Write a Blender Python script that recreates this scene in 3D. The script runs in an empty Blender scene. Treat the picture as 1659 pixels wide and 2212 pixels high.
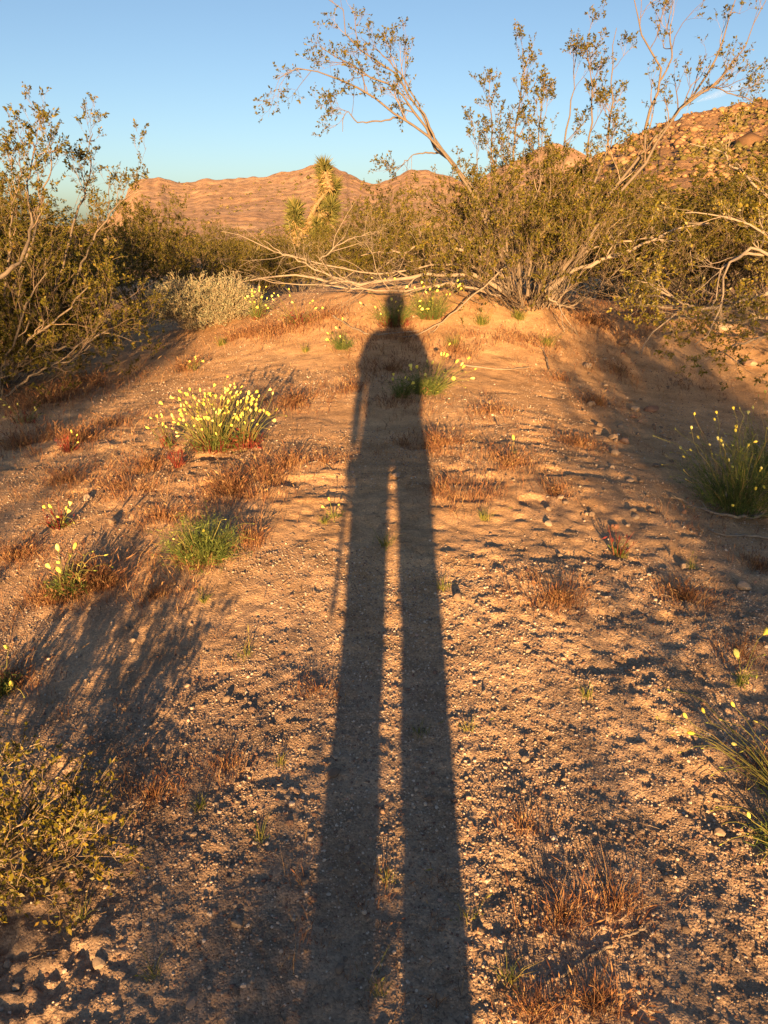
import bpy, math, random
import numpy as np

# ------------------------------------------------------------------ camera, sky, sun, exposure
SC = bpy.context.scene
COL = SC.collection
random.seed(7)
RNG = np.random.default_rng(7)

FPX = 770.0                      # focal length in pixels of the 768x1024 frame
CAM_Z = 1.43
PITCH = math.atan((512 - 225) / FPX)
SUN_EL = math.radians(6.7)
SUN_AZ = math.radians(0.75)      # shadows run along +Y, turned this much towards +X

cam_d = bpy.data.cameras.new('camera')
cam = bpy.data.objects.new('camera', cam_d)
COL.objects.link(cam)
cam.location = (0, 0, CAM_Z)
cam.rotation_euler = (math.pi / 2 - PITCH, 0, 0)
cam_d.sensor_fit = 'VERTICAL'
cam_d.sensor_height = 24.0
cam_d.lens = FPX * 24.0 / 1024.0
cam_d.clip_start = 0.02
cam_d.clip_end = 80000
SC.camera = cam

world = bpy.data.worlds.new('World')
SC.world = world
world.use_nodes = True
wn = world.node_tree.nodes
wl = world.node_tree.links
sky = wn.new('ShaderNodeTexSky')
sky.sky_type = 'NISHITA'
sky.sun_disc = False
sky.sun_elevation = SUN_EL
# lamp direction (light travels along this)
LDIR = np.array([math.sin(SUN_AZ) * math.cos(SUN_EL), math.cos(SUN_AZ) * math.cos(SUN_EL), -math.sin(SUN_EL)])
# sky sun_rotation: 0 puts the sun at +Y, positive turns towards +X
sky.sun_rotation = math.pi + SUN_AZ
sky.altitude = 900
sky.air_density = 0.75
sky.dust_density = 2.2
sky.ozone_density = 1.35
wn['Background'].inputs['Strength'].default_value = 0.042
wl.new(sky.outputs['Color'], wn['Background'].inputs['Color'])

sun_d = bpy.data.lights.new('sun', 'SUN')
sun_d.energy = 5.0
sun_d.angle = math.radians(0.5)
sun_d.color = (1.0, 0.57, 0.22)
sun = bpy.data.objects.new('sun', sun_d)
COL.objects.link(sun)
sun.rotation_euler = (math.pi / 2 - SUN_EL, 0, -SUN_AZ)
sun.location = (0, -20, 12)

SC.view_settings.view_transform = 'Standard'
SC.view_settings.look = 'None'
SC.view_settings.exposure = 2.26
SC.view_settings.gamma = 1.0
SC.view_settings.use_curve_mapping = False
SC.render.engine = 'CYCLES'
SC.cycles.use_denoising = True
SC.cycles.max_bounces = 5
SC.cycles.diffuse_bounces = 3
SC.cycles.glossy_bounces = 1
SC.cycles.transmission_bounces = 2
SC.cycles.transparent_max_bounces = 6
SC.cycles.caustics_reflective = False
SC.cycles.caustics_refractive = False

# ------------------------------------------------------------------ noise and ground height
def _hash(ix, iy, seed):
    h = (ix.astype(np.int64) * 374761393 + iy.astype(np.int64) * 668265263 + seed * 1442695041) & 0xFFFFFFFF
    h = ((h ^ (h >> 13)) * 1274126177) & 0xFFFFFFFF
    h = (h ^ (h >> 16)) & 0xFFFFFFFF
    return h.astype(np.float64) / 4294967295.0

def noise(x, y, seed=0):
    x = np.asarray(x, float); y = np.asarray(y, float)
    xi = np.floor(x); yi = np.floor(y)
    fx = x - xi; fy = y - yi
    fx = fx * fx * fx * (fx * (fx * 6 - 15) + 10)
    fy = fy * fy * fy * (fy * (fy * 6 - 15) + 10)
    a = _hash(xi, yi, seed); b = _hash(xi + 1, yi, seed)
    c = _hash(xi, yi + 1, seed); d = _hash(xi + 1, yi + 1, seed)
    return ((a * (1 - fx) + b * fx) * (1 - fy) + (c * (1 - fx) + d * fx) * fy) * 2 - 1

def fbm(x, y, seed=0, octs=4, gain=.5):
    s = 0; amp = 1.0
    for o in range(octs):
        s = s + amp * noise(x * 2 ** o + 17.3 * o, y * 2 ** o - 9.1 * o, seed + o * 13)
        amp *= gain
    return s

def S(a, b, t):
    t = np.clip((np.asarray(t, float) - a) / (b - a), 0, 1)
    return t * t * (3 - 2 * t)

def macro(x, y):
    x = np.asarray(x, float); y = np.asarray(y, float)
    z = 0.29 * S(0.2, 4.6, y) + 0.07 * S(4.2, 7.0, y)
    # sandy mound that carries the big bush
    q = ((x - 1.0) / 2.9) ** 2 + ((y - 9.0) / 2.05) ** 2
    z = z + 0.50 * np.exp(-np.power(q, 1.35))
    # ground falls away to the left and into a shallow wash on the right
    z = z - 0.22 * S(0.8, 4.5, -x) * S(2.5, 8, y)
    z = z - 0.16 * np.exp(-((x - 2.6) / 1.0) ** 2) * S(2.5, 4.5, y) * (1 - S(9, 12, y))
    z = z - 0.10 * S(.35, 2.2, np.abs(x - .1)) * S(.8, 2.2, y) * (1 - S(7.5, 10, y))
    z = z - 0.40 * S(10, 17, y) - 14.0 * S(18, 480, np.hypot(x, y)) * S(-30, 60, y)
    return z

def medium(x, y):
    r = np.hypot(x, y)
    near = 1 - S(14, 60, r)
    z = 0.018 * noise(x / 1.1, y / 1.1, 3) + 0.007 * noise(x / .45, y / .45, 4)
    far = 0.35 * fbm(x / 18, y / 18, 5, 3) * S(14, 60, r)
    return z * near + far

def H(x, y):
    return macro(x, y) + medium(x, y)

CP, SP = math.cos(PITCH), math.sin(PITCH)
K1 = 768 / 1659.0
def ray(px, py):                       # direction through a point of the photograph (1659 x 2212 grid), y component 1
    u = (px * K1 - 384) / FPX
    v = (512 - py * K1) / FPX
    d = np.array([u, CP + v * SP, -SP + v * CP])
    return d / d[1]
def P(px, py, Y):                      # the point at forward distance Y
    return np.array([0, 0, CAM_Z]) + ray(px, py) * Y
def G(px, py):                         # where that direction first meets the ground
    d = ray(px, py)
    ys = np.geomspace(0.4, 400, 4000)
    zz = CAM_Z + d[2] * ys - H(d[0] * ys, ys)
    i = np.argmax(zz < 0)
    if zz[i] >= 0: i = 3999
    y = ys[i]
    return np.array([d[0] * y, y, float(H(d[0] * y, y))])
def ground_at(x, y):
    return np.array([x, y, float(H(x, y))])

# ------------------------------------------------------------------ materials
MATS = {}
def newmat(name):
    m = bpy.data.materials.new(name)
    m.use_nodes = True
    MATS[name] = m
    nt = m.node_tree
    b = nt.nodes['Principled BSDF']
    b.inputs['Specular IOR Level'].default_value = 0.15
    b.inputs['Roughness'].default_value = 0.85
    return m, nt, b

def ramp(nt, stops, fac):
    r = nt.nodes.new('ShaderNodeValToRGB')
    e = r.color_ramp.elements
    while len(e) < len(stops): e.new(0.5)
    for i, (p, c) in enumerate(stops):
        e[i].position = p
        e[i].color = (*c, 1)
    nt.links.new(fac, r.inputs['Fac'])
    return r.outputs['Color']

def tex_noise(nt, scale, detail=4, rough=.6, coord='Object', vec=None):
    n = nt.nodes.new('ShaderNodeTexNoise')
    n.inputs['Scale'].default_value = scale
    n.inputs['Detail'].default_value = detail
    n.inputs['Roughness'].default_value = rough
    if vec is None:
        t = nt.nodes.new('ShaderNodeTexCoord')
        vec = t.outputs[coord]
    nt.links.new(vec, n.inputs['Vector'])
    return n

def mixc(nt, fac, a, b, mode='MIX'):
    m = nt.nodes.new('ShaderNodeMix')
    m.data_type = 'RGBA'
    m.blend_type = mode
    for s, v in ((m.inputs['Factor'], fac), (m.inputs['A'], a), (m.inputs['B'], b)):
        if hasattr(v, 'is_linked'): nt.links.new(v, s)
        elif isinstance(v, tuple): s.default_value = (*v, 1)
        else: s.default_value = v
    return m.outputs['Result']

def mat_island(name, stops, rough=.8, spec=.15, trans=0.0, noise_scale=0, noise_amt=0.0, use='island'):
    """colour varies from piece to piece; thin leaves also let light through"""
    m, nt, b = newmat(name)
    if use == 'island':
        src = nt.nodes.new('ShaderNodeNewGeometry').outputs['Random Per Island']
    else:
        src = nt.nodes.new('ShaderNodeObjectInfo').outputs['Random']
    c = ramp(nt, stops, src)
    if noise_scale:
        n = tex_noise(nt, noise_scale)
        f = nt.nodes.new('ShaderNodeMapRange')
        f.inputs['To Min'].default_value = 1 - noise_amt
        f.inputs['To Max'].default_value = 1 + noise_amt
        nt.links.new(n.outputs['Fac'], f.inputs['Value'])
        c = mixc(nt, 1.0, c, f.outputs['Result'], 'MULTIPLY')
    nt.links.new(c, b.inputs['Base Color'])
    b.inputs['Roughness'].default_value = rough
    b.inputs['Specular IOR Level'].default_value = spec
    if trans:
        tr = nt.nodes.new('ShaderNodeBsdfTranslucent')
        nt.links.new(c, tr.inputs['Color'])
        mx = nt.nodes.new('ShaderNodeMixShader')
        mx.inputs[0].default_value = trans
        nt.links.new(b.outputs[0], mx.inputs[1])
        nt.links.new(tr.outputs[0], mx.inputs[2])
        nt.links.new(mx.outputs[0], nt.nodes['Material Output'].inputs['Surface'])
    return m

# sand and fine gravel of the ground
def ground_material():
    m, nt, b = newmat('desert_sand')
    tc = nt.nodes.new('ShaderNodeTexCoord').outputs['Object']
    big = tex_noise(nt, 0.55, 5, .6, vec=tc)
    mid = tex_noise(nt, 6.0, 6, .65, vec=tc)
    fine = tex_noise(nt, 90.0, 3, .7, vec=tc)
    vor = nt.nodes.new('ShaderNodeTexVoronoi')
    vor.inputs['Scale'].default_value = 190
    nt.links.new(tc, vor.inputs['Vector'])
    sand = ramp(nt, [(.30, (.44, .275, .150)), (.52, (.54, .355, .200)), (.72, (.61, .425, .255))], big.outputs['Fac'])
    grit = ramp(nt, [(.30, (.28, .20, .145)), (.52, (.37, .275, .20)), (.72, (.44, .335, .25))], big.outputs['Fac'])
    sx = nt.nodes.new('ShaderNodeSeparateXYZ'); nt.links.new(tc, sx.inputs[0])
    wob = nt.nodes.new('ShaderNodeMath'); wob.operation = 'MULTIPLY_ADD'
    nt.links.new(big.outputs['Fac'], wob.inputs[0]); wob.inputs[1].default_value = 5.0; nt.links.new(sx.outputs['Y'], wob.inputs[2])
    far_ = nt.nodes.new('ShaderNodeMapRange'); far_.interpolation_type = 'SMOOTHSTEP'
    far_.inputs['From Min'].default_value = 3.7; far_.inputs['From Max'].default_value = 6.6
    nt.links.new(wob.outputs[0], far_.inputs['Value'])
    c1 = mixc(nt, far_.outputs['Result'], grit, sand)
    c2 = ramp(nt, [(.25, (.50, .47, .44)), (.5, (.86, .84, .82)), (.75, (1.15, 1.12, 1.1))], mid.outputs['Fac'])
    c = mixc(nt, 1.0, c1, c2, 'MULTIPLY')
    g = ramp(nt, [(.0, (.52, .50, .50)), (.45, (.95, .93, .92)), (1., (1.5, 1.48, 1.42))], vor.outputs['Color'])
    c = mixc(nt, .55, c, mixc(nt, 1.0, c, g, 'MULTIPLY'))
    f3 = ramp(nt, [(.3, (.7, .7, .7)), (.7, (1.2, 1.2, 1.2))], fine.outputs['Fac'])
    c = mixc(nt, .7, c, mixc(nt, 1.0, c, f3, 'MULTIPLY'))
    nt.links.new(c, b.inputs['Base Color'])
    b.inputs['Roughness'].default_value = .95
    b.inputs['Specular IOR Level'].default_value = .08
    # fine relief of the grains
    h = nt.nodes.new('ShaderNodeMath'); h.operation = 'MULTIPLY_ADD'
    nt.links.new(vor.outputs['Distance'], h.inputs[0]); h.inputs[1].default_value = -.9
    nt.links.new(fine.outputs['Fac'], h.inputs[2])
    clod = tex_noise(nt, 28.0, 6, .7, vec=tc)
    bq = nt.nodes.new('ShaderNodeBump')
    bq.inputs['Strength'].default_value = .45
    bq.inputs['Distance'].default_value = .016
    nt.links.new(clod.outputs['Fac'], bq.inputs['Height'])
    bp = nt.nodes.new('ShaderNodeBump')
    bp.inputs['Strength'].default_value = .5
    bp.inputs['Distance'].default_value = .004
    nt.links.new(h.outputs[0], bp.inputs['Height'])
    nt.links.new(bq.outputs['Normal'], bp.inputs['Normal'])
    nt.links.new(bp.outputs['Normal'], b.inputs['Normal'])
    return m
M_GROUND = ground_material()

def rock_material(name, cols, scale, bump=.5):
    m, nt, b = newmat(name)
    tc = nt.nodes.new('ShaderNodeTexCoord').outputs['Object']
    n1 = tex_noise(nt, scale, 8, .65, vec=tc)
    n2 = tex_noise(nt, scale * 9, 5, .7, vec=tc)
    c = ramp(nt, cols, n1.outputs['Fac'])
    s = ramp(nt, [(.32, (.45, .43, .42)), (.52, (.95, .95, .95)), (.75, (1.3, 1.27, 1.22))], n2.outputs['Fac'])
    c = mixc(nt, 1.0, c, s, 'MULTIPLY')
    nt.links.new(c, b.inputs['Base Color'])
    b.inputs['Roughness'].default_value = .95
    bp = nt.nodes.new('ShaderNodeBump')
    bp.inputs['Strength'].default_value = bump
    bp.inputs['Distance'].default_value = 1.0 / scale * .1
    nt.links.new(n2.outputs['Fac'], bp.inputs['Height'])
    nt.links.new(bp.outputs['Normal'], b.inputs['Normal'])
    return m
M_FAR = rock_material('mountain_rock', [(.30, (.33, .205, .13)), (.5, (.38, .245, .155)), (.7, (.43, .29, .19))], .012, .12)
M_HILL = rock_material('hillside_rock', [(.30, (.20, .118, .065)), (.5, (.29, .175, .096)), (.7, (.37, .23, .13))], .05, .6)

M_PEBBLE = mat_island('pebble', [(0, (.13, .07,.055)), (.4, (.22, .17, .132)), (.75, (.31, .245, .19)), (.95, (.50, .42, .35)), (1, (.32, .18, .13))],
                      rough=.8, spec=.25, noise_scale=60, noise_amt=.25, use='object')
M_STONE = mat_island('stone', [(0, (.14, .10, .075)), (.4, (.20, .15, .112)), (.75, (.28, .22, .17)), (1, (.24, .12, .075))],
                     rough=.8, spec=.25, noise_scale=45, noise_amt=.35, use='object')
M_BOULDER = mat_island('boulder', [(0, (.10, .06, .035)), (.5, (.18, .108, .062)), (1, (.27, .17, .098))], noise_scale=.8, noise_amt=.4)
M_LEAF = mat_island('creosote_leaf', [(0, (.036, .038, .006)), (.5, (.078, .073, .009)), (.85, (.125, .108, .014)), (1, (.16, .11, .022))],
                    rough=.55, spec=.2, trans=.25, noise_scale=3.0, noise_amt=.45)
M_LEAF_NEAR = mat_island('creosote_leaf_young', [(0, (.07, .070, .010)), (.5, (.145, .130, .016)), (.85, (.22, .175, .022)), (1, (.27, .175, .035))],
                         rough=.45, spec=.4, trans=.3)
M_BARK = mat_island('creosote_bark', [(0, (.055, .045, .037)), (.5, (.11, .09, .074)), (1, (.18, .15, .122))], noise_scale=30, noise_amt=.35)
M_DEADBARK = mat_island('bleached_wood', [(0, (.13, .106, .088)), (.5, (.19, .158, .13)), (1, (.26, .22, .178))], noise_scale=40, noise_amt=.35)
M_TWIG = mat_island('creosote_twig', [(0, (.10, .070, .05)), (.6, (.17, .125, .092)), (1, (.25, .20, .15))])
M_SAGE = mat_island('sage_leaf', [(0, (.12, .13, .085)), (.5, (.19, .195, .13)), (1, (.27, .265, .18))], trans=.15)
M_SAGETWIG = mat_island('sage_twig', [(0, (.22, .18, .12)), (1, (.38, .31, .21))])
M_DRYGRASS = mat_island('dry_red_grass', [(0, (.085, .036, .022)), (.4, (.160, .074, .040)), (.75, (.25, .135, .068)), (1, (.35, .235, .115))], trans=.2)
M_GRASS = mat_island('green_grass', [(0, (.05, .075, .015)), (.6, (.12, .135, .03)), (1, (.28, .23, .07))], trans=.25)
M_POPPYLEAF = mat_island('poppy_leaf', [(0, (.05, .085, .025)), (.6, (.10, .14, .035)), (1, (.17, .19, .05))], trans=.25)
M_POPPYSTEM = mat_island('poppy_stem', [(0, (.12, .13, .035)), (.6, (.20, .19, .06)), (1, (.26, .17, .08))], trans=.1)
M_REDSTEM = mat_island('red_stem', [(0, (.07, .014, .012)), (.6, (.13, .022, .02)), (1, (.18, .07, .035))])
M_PETAL = mat_island('poppy_petal', [(0, (.72, .62, .10)), (.6, (.80, .72, .16)), (1, (.85, .80, .30))], trans=.25, use='object')
M_BUDGREEN = mat_island('poppy_calyx', [(0, (.22, .27, .06)), (1, (.38, .38, .09))], trans=.1, use='object')
M_YUCCA = mat_island('joshua_leaf', [(0, (.055, .065, .02)), (.6, (.105, .105, .032)), (1, (.19, .16, .055))])
M_YUCCADRY = mat_island('joshua_dry_leaf', [(0, (.13, .085, .04)), (1, (.34, .245, .115))])
M_YUCCABARK = mat_island('joshua_bark', [(0, (.14, .10, .06)), (1, (.22, .16, .095))], noise_scale=12, noise_amt=.4)
M_FARSHRUB = mat_island('far_shrub', [(0, (.06, .055, .018)), (.6, (.10, .085, .03)), (1, (.16, .125, .05))])

# ------------------------------------------------------------------ mesh helpers
def mesh(name, V, quads=None, tris=None, mat=None, smooth=False, matidx=None, mats=None):
    V = np.asarray(V, np.float32).reshape(-1, 3)
    q = np.zeros((0, 4), np.int32) if quads is None else np.asarray(quads, np.int32).reshape(-1, 4)
    t = np.zeros((0, 3), np.int32) if tris is None else np.asarray(tris, np.int32).reshape(-1, 3)
    me = bpy.data.meshes.new(name)
    nl = q.size + t.size; npoly = len(q) + len(t)
    me.vertices.add(len(V)); me.vertices.foreach_set('co', V.ravel())
    me.loops.add(nl); me.loops.foreach_set('vertex_index', np.concatenate([q.ravel(), t.ravel()]))
    me.polygons.add(npoly)
    ls = np.concatenate([np.arange(len(q)) * 4, q.size + np.arange(len(t)) * 3]).astype(np.int32)
    me.polygons.foreach_set('loop_start', ls)
    if smooth: me.polygons.foreach_set('use_smooth', np.ones(npoly, bool))
    if mats:
        for m in mats: me.materials.append(m)
        if matidx is not None: me.polygons.foreach_set('material_index', np.asarray(matidx, np.int32))
    elif mat: me.materials.append(mat)
    me.update(calc_edges=True)
    return me

class Geo:
    """collects vertices, quads and triangles for one mesh"""
    def __init__(self): self.v = []; self.q = []; self.t = []; self.n = 0
    def add(self, V, q=None, t=None):
        V = np.asarray(V, float).reshape(-1, 3)
        if len(V) == 0: return
        if q is not None and len(q): self.q.append(np.asarray(q).reshape(-1, 4) + self.n)
        if t is not None and len(t): self.t.append(np.asarray(t).reshape(-1, 3) + self.n)
        self.v.append(V); self.n += len(V)
    def mesh(self, name, mat, smooth=False, origin=None):
        V = np.concatenate(self.v) if self.v else np.zeros((0, 3))
        if origin is not None: V = V - np.asarray(origin)
        return mesh(name, V, np.concatenate(self.q) if self.q else None, np.concatenate(self.t) if self.t else None, mat, smooth)

def obj(name, me, parent=None, loc=None):
    o = bpy.data.objects.new(name, me)
    COL.objects.link(o)
    if parent is not None: o.parent = parent
    if loc is not None: o.location = [float(c) for c in loc]
    return o
def empty(name, loc):
    return obj(name, None, loc=loc)
def tag(o, label=None, cat=None, group=None, kind=None):
    if label: o['label'] = label
    if cat: o['category'] = cat
    if group: o['group'] = group
    if kind: o['kind'] = kind
    return o
def stuff(o): o['kind'] = 'stuff'; return o

def unit(v):
    return v / (np.linalg.norm(v, axis=-1, keepdims=True) + 1e-12)

def tubes(paths, radii, sides=4, rng=RNG):
    """paths (M,K,3), radii (M,K) -> vertices and quads, plus tip caps left open (they taper to nothing)"""
    paths = np.asarray(paths, float); M, K, _ = paths.shape
    if M == 0: return np.zeros((0, 3)), np.zeros((0, 4), int)
    radii = np.broadcast_to(np.asarray(radii, float), (M, K))
    T = np.empty_like(paths)
    T[:, 1:-1] = paths[:, 2:] - paths[:, :-2]; T[:, 0] = paths[:, 1] - paths[:, 0]; T[:, -1] = paths[:, -1] - paths[:, -2]
    T = unit(T)
    D = unit(paths[:, -1] - paths[:, 0])
    ref = np.zeros((M, 3)); ref[np.arange(M), np.argmin(np.abs(D), axis=1)] = 1
    ref = np.repeat(ref[:, None], K, 1)
    A = unit(np.cross(T, ref)); B = np.cross(T, A)
    ang = np.linspace(0, 2 * np.pi, sides, endpoint=False)
    V = paths[:, :, None] + radii[:, :, None, None] * (np.cos(ang)[None, None, :, None] * A[:, :, None] + np.sin(ang)[None, None, :, None] * B[:, :, None])
    idx = np.arange(M * K * sides).reshape(M, K, sides)
    a = idx[:, :-1]; b = idx[:, 1:]
    q = np.stack([a, np.roll(a, -1, 2), np.roll(b, -1, 2), b], -1).reshape(-1, 4)
    return V.reshape(-1, 3), q

def resample(pts, K):
    """smooth curve (Catmull-Rom) through control points, K samples"""
    p = np.asarray(pts, float)
    if len(p) == 2: return p[0] + (p[1] - p[0]) * np.linspace(0, 1, K)[:, None]
    e = np.vstack([2 * p[0] - p[1], p, 2 * p[-1] - p[-2]])
    seg = np.linalg.norm(np.diff(p, axis=0), axis=1); cum = np.concatenate([[0], np.cumsum(seg)])
    s = np.linspace(0, cum[-1], K)
    i = np.clip(np.searchsorted(cum, s, side='right') - 1, 0, len(p) - 2)
    t = ((s - cum[i]) / (seg[i] + 1e-9))[:, None]
    a, b, c, d = e[i], e[i + 1], e[i + 2], e[i + 3]
    return .5 * (2 * b + (c - a) * t + (2 * a - 5 * b + 4 * c - d) * t ** 2 + (3 * b - a - 3 * c + d) * t ** 3)

def children(paths, radii, n, frac, length, angle, up, wig, K, rng, rscale=.6, rtip=.35, bias=None):
    """n side branches on every path: (M*n,K,3) paths and radii"""
    M, KP, _ = paths.shape
    if M == 0: return np.zeros((0, K, 3)), np.zeros((0, K))
    f = rng.uniform(frac[0], frac[1], (M, n))
    pos = f * (KP - 1); i = np.clip(pos.astype(int), 0, KP - 2); t = (pos - i)[..., None]
    mi = np.arange(M)[:, None]
    p0 = paths[mi, i] * (1 - t) + paths[mi, i + 1] * t
    tan = unit(paths[mi, i + 1] - paths[mi, i])
    r0 = radii[mi, i] * (1 - t[..., 0]) + radii[mi, i + 1] * t[..., 0]
    rnd = rng.normal(size=(M, n, 3))
    side = unit(rnd - (rnd * tan).sum(-1, keepdims=True) * tan)
    a = rng.uniform(angle[0], angle[1], (M, n, 1))
    d = np.cos(a) * tan + np.sin(a) * side
    d = unit(d + np.array([0, 0, up]) + (0 if bias is None else np.asarray(bias)))
    L = rng.uniform(length[0], length[1], (M, n, 1))
    out = np.empty((M, n, K, 3)); out[:, :, 0] = p0
    for k in range(1, K):
        d = unit(d + rng.normal(size=d.shape) * wig + np.array([0, 0, up * .35]))
        out[:, :, k] = out[:, :, k - 1] + d * L / (K - 1)
    rr = np.maximum(r0 * rscale, .0012)[..., None] * np.linspace(1, rtip, K)
    return out.reshape(-1, K, 3), rr.reshape(-1, K)

def leaves(paths, n, size, rng, frac=(.15, 1.0), aspect=.5, spread=.9, offset=.25, fold=False):
    """n rhombic leaves along every path"""
    M, KP, _ = paths.shape
    f = rng.uniform(frac[0], frac[1], (M, n)); pos = f * (KP - 1)
    i = np.clip(pos.astype(int), 0, KP - 2); t = (pos - i)[..., None]; mi = np.arange(M)[:, None]
    p = (paths[mi, i] * (1 - t) + paths[mi, i + 1] * t).reshape(-1, 3)
    tan = unit(paths[mi, i + 1] - paths[mi, i]).reshape(-1, 3)
    N = len(p)
    ax = unit(tan * .7 + rng.normal(size=(N, 3)) * spread)
    sd = unit(np.cross(ax, rng.normal(size=(N, 3))))
    L = np.clip(np.exp(rng.normal(math.log((size[0] + size[1]) * .48), .34, (N, 1))), size[0] * .6, size[1] * 1.35)
    b = p + ax * L * offset * rng.uniform(0, 1, (N, 1))
    V = np.stack([b, b + ax * L * .45 + sd * L * aspect * .5, b + ax * L, b + ax * L * .45 - sd * L * aspect * .5], 1)
    if fold:
        nrm = unit(np.cross(ax, sd)); V[:, 1] += nrm * L * .12; V[:, 3] += nrm * L * .12
    q = np.arange(N * 4).reshape(N, 4)
    return V.reshape(-1, 3), q

# ------------------------------------------------------------------ ground: one sheet, fine in front, coarse to the horizon
def fine_relief(x, y, spacing):
    r = np.hypot(x, y)
    near = 1 - S(9, 22, r)
    rough = .45 + .75 * S(-.35, .45, noise(x / .9 + 3, y / .9, 21)) 
    sandy = S(5.5, 8.0, y) * (1 - S(11, 13, y))          # smoother blown sand on the mound
    rough = rough * (1 - .55 * sandy) * (1 + .35 * (1 - S(1.9, 3.4, r)))
    z = 0
    for lam, amp, sd in ((.22, .0048, 31), (.11, .0044, 32), (.05, .0060, 33), (.022, .0050, 34), (.011, .0028, 35)):
        att = np.clip(lam / (2.2 * spacing) - .5, 0, 1)
        z = z + amp * att * noise(x / lam + sd, y / lam - sd, sd)
    # dents: old footprints and scuffs with a steep near edge
    n = noise(x / .17 + 5, y / .13, 41)
    dent = S(.35, .62, n) * S(.0, .4, noise(x / 1.3, y / 1.3, 42))
    z = z * rough - (.007 + .013 * (1 - S(2.8, 4.6, r)) * S(1.1, 1.7, r)) * dent * (1 - .6 * sandy)
    # embedded grit
    g = noise(x / .016, y / .016, 51)
    z = z + .0035 * S(.35, .75, g) * np.clip(.016 / (2.0 * spacing) - .4, 0, 1) * rough
    return z * near

def build_ground():
    th_f = np.linspace(-.78, .78, 400)
    th_c = np.linspace(.80, 2 * np.pi - .80, 92)[1:-1]
    th = np.concatenate([th_f, th_c])
    rs = [.03, .12, .25, .4, .5]
    while rs[-1] < .8: rs.append(rs[-1] * 1.02)
    while rs[-1] < 13: rs.append(rs[-1] * 1.0040)
    while rs[-1] < 40: rs.append(rs[-1] * 1.012)
    while rs[-1] < 30000: rs.append(rs[-1] * 1.09)
    rs = np.array(rs)
    R, T = np.meshgrid(rs, th, indexing='ij')
    X = R * np.sin(T); Y = R * np.cos(T)
    Z = H(X, Y)
    sp = np.maximum(R * .0036, R * np.where(np.abs(T) < .81, .0035, .06))
    msk = (R < 24) & (R > .4)
    Z[msk] += fine_relief(X[msk], Y[msk], sp[msk])
    V = np.stack([X, Y, Z], -1).reshape(-1, 3)
    nr, nt = R.shape
    idx = np.arange(nr * nt).reshape(nr, nt)
    a = idx[:-1]; b = idx[1:]
    q = np.stack([a, np.roll(a, -1, 1), np.roll(b, -1, 1), b], -1)[..., ::-1].reshape(-1, 4)
    c = len(V); V = np.vstack([V, [[0, 0, float(H(0., 0.))]]])
    t = np.stack([np.full(nt, c), np.roll(idx[0], -1), idx[0]], -1)
    o = obj('ground', mesh('ground', V, q, t, M_GROUND, smooth=True))
    tag(o, 'sandy desert ground strewn with grit, sloping up to a mound', None, None, 'structure')
    return o
build_ground()

# ------------------------------------------------------------------ instanced pebbles (gravel)
def rock_mesh(name, seed, mat, rough=.22, sub=1, flat=.7):
    import bmesh
    bm = bmesh.new()
    bmesh.ops.create_icosphere(bm, subdivisions=sub, radius=1)
    r = np.random.default_rng(seed)
    # cut planes give flat facets
    pl = [(unit(r.normal(size=3)), r.uniform(.55, .9)) for _ in range(7)]
    for v in bm.verts:
        p = np.array(v.co)
        for n, d in pl:
            s = p @ n - d
            if s > 0: p = p - n * s
        p = p * (1 + r.uniform(-rough, rough) * .35)
        v.co = (p[0], p[1] * r.uniform(.96, 1.04), p[2] * flat)
    me = bpy.data.meshes.new(name); bm.to_mesh(me); bm.free()
    me.materials.append(mat)
    return me

def scatter(name, pts, scales, rots, source_meshes, label):
    """one stuff object: a point mesh whose geometry nodes set one of the source meshes on every point"""
    me = bpy.data.meshes.new(name)
    me.vertices.add(len(pts)); me.vertices.foreach_set('co', np.asarray(pts, np.float32).ravel())
    a = me.attributes.new('psc', 'FLOAT_VECTOR', 'POINT'); a.data.foreach_set('vector', np.asarray(scales, np.float32).ravel())
    a = me.attributes.new('prot', 'FLOAT_VECTOR', 'POINT'); a.data.foreach_set('vector', np.asarray(rots, np.float32).ravel())
    a = me.attributes.new('pid', 'INT', 'POINT'); a.data.foreach_set('value', RNG.integers(0, len(source_meshes), len(pts)).astype(np.int32))
    o = obj(name, me)
    coll = bpy.data.collections.new(name + '_sources')
    for i, sm in enumerate(source_meshes):
        coll.objects.link(bpy.data.objects.new('%s_source_%d' % (name, i), sm))
    ng = bpy.data.node_groups.new(name, 'GeometryNodeTree')
    ng.interface.new_socket('Geometry', in_out='INPUT', socket_type='NodeSocketGeometry')
    ng.interface.new_socket('Geometry', in_out='OUTPUT', socket_type='NodeSocketGeometry')
    N = ng.nodes; L = ng.links
    gi = N.new('NodeGroupInput'); go = N.new('NodeGroupOutput')
    ci = N.new('GeometryNodeCollectionInfo'); ci.inputs['Collection'].default_value = coll
    ci.inputs['Separate Children'].default_value = True; ci.inputs['Reset Children'].default_value = True
    ip = N.new('GeometryNodeInstanceOnPoints'); ip.inputs['Pick Instance'].default_value = True
    def attr(nm, ty):
        n = N.new('GeometryNodeInputNamedAttribute'); n.data_type = ty; n.inputs['Name'].default_value = nm
        return n.outputs['Attribute']
    L.new(gi.outputs[0], ip.inputs['Points']); L.new(ci.outputs[0], ip.inputs['Instance'])
    L.new(attr('pid', 'INT'), ip.inputs['Instance Index'])
    er = N.new('FunctionNodeEulerToRotation'); L.new(attr('prot', 'FLOAT_VECTOR'), er.inputs[0]); L.new(er.outputs[0], ip.inputs['Rotation'])
    L.new(attr('psc', 'FLOAT_VECTOR'), ip.inputs['Scale'])
    L.new(ip.outputs[0], go.inputs[0])
    md = o.modifiers.new('scatter', 'NODES'); md.node_group = ng
    tag(o, label, None, None, 'stuff')
    return o

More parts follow.
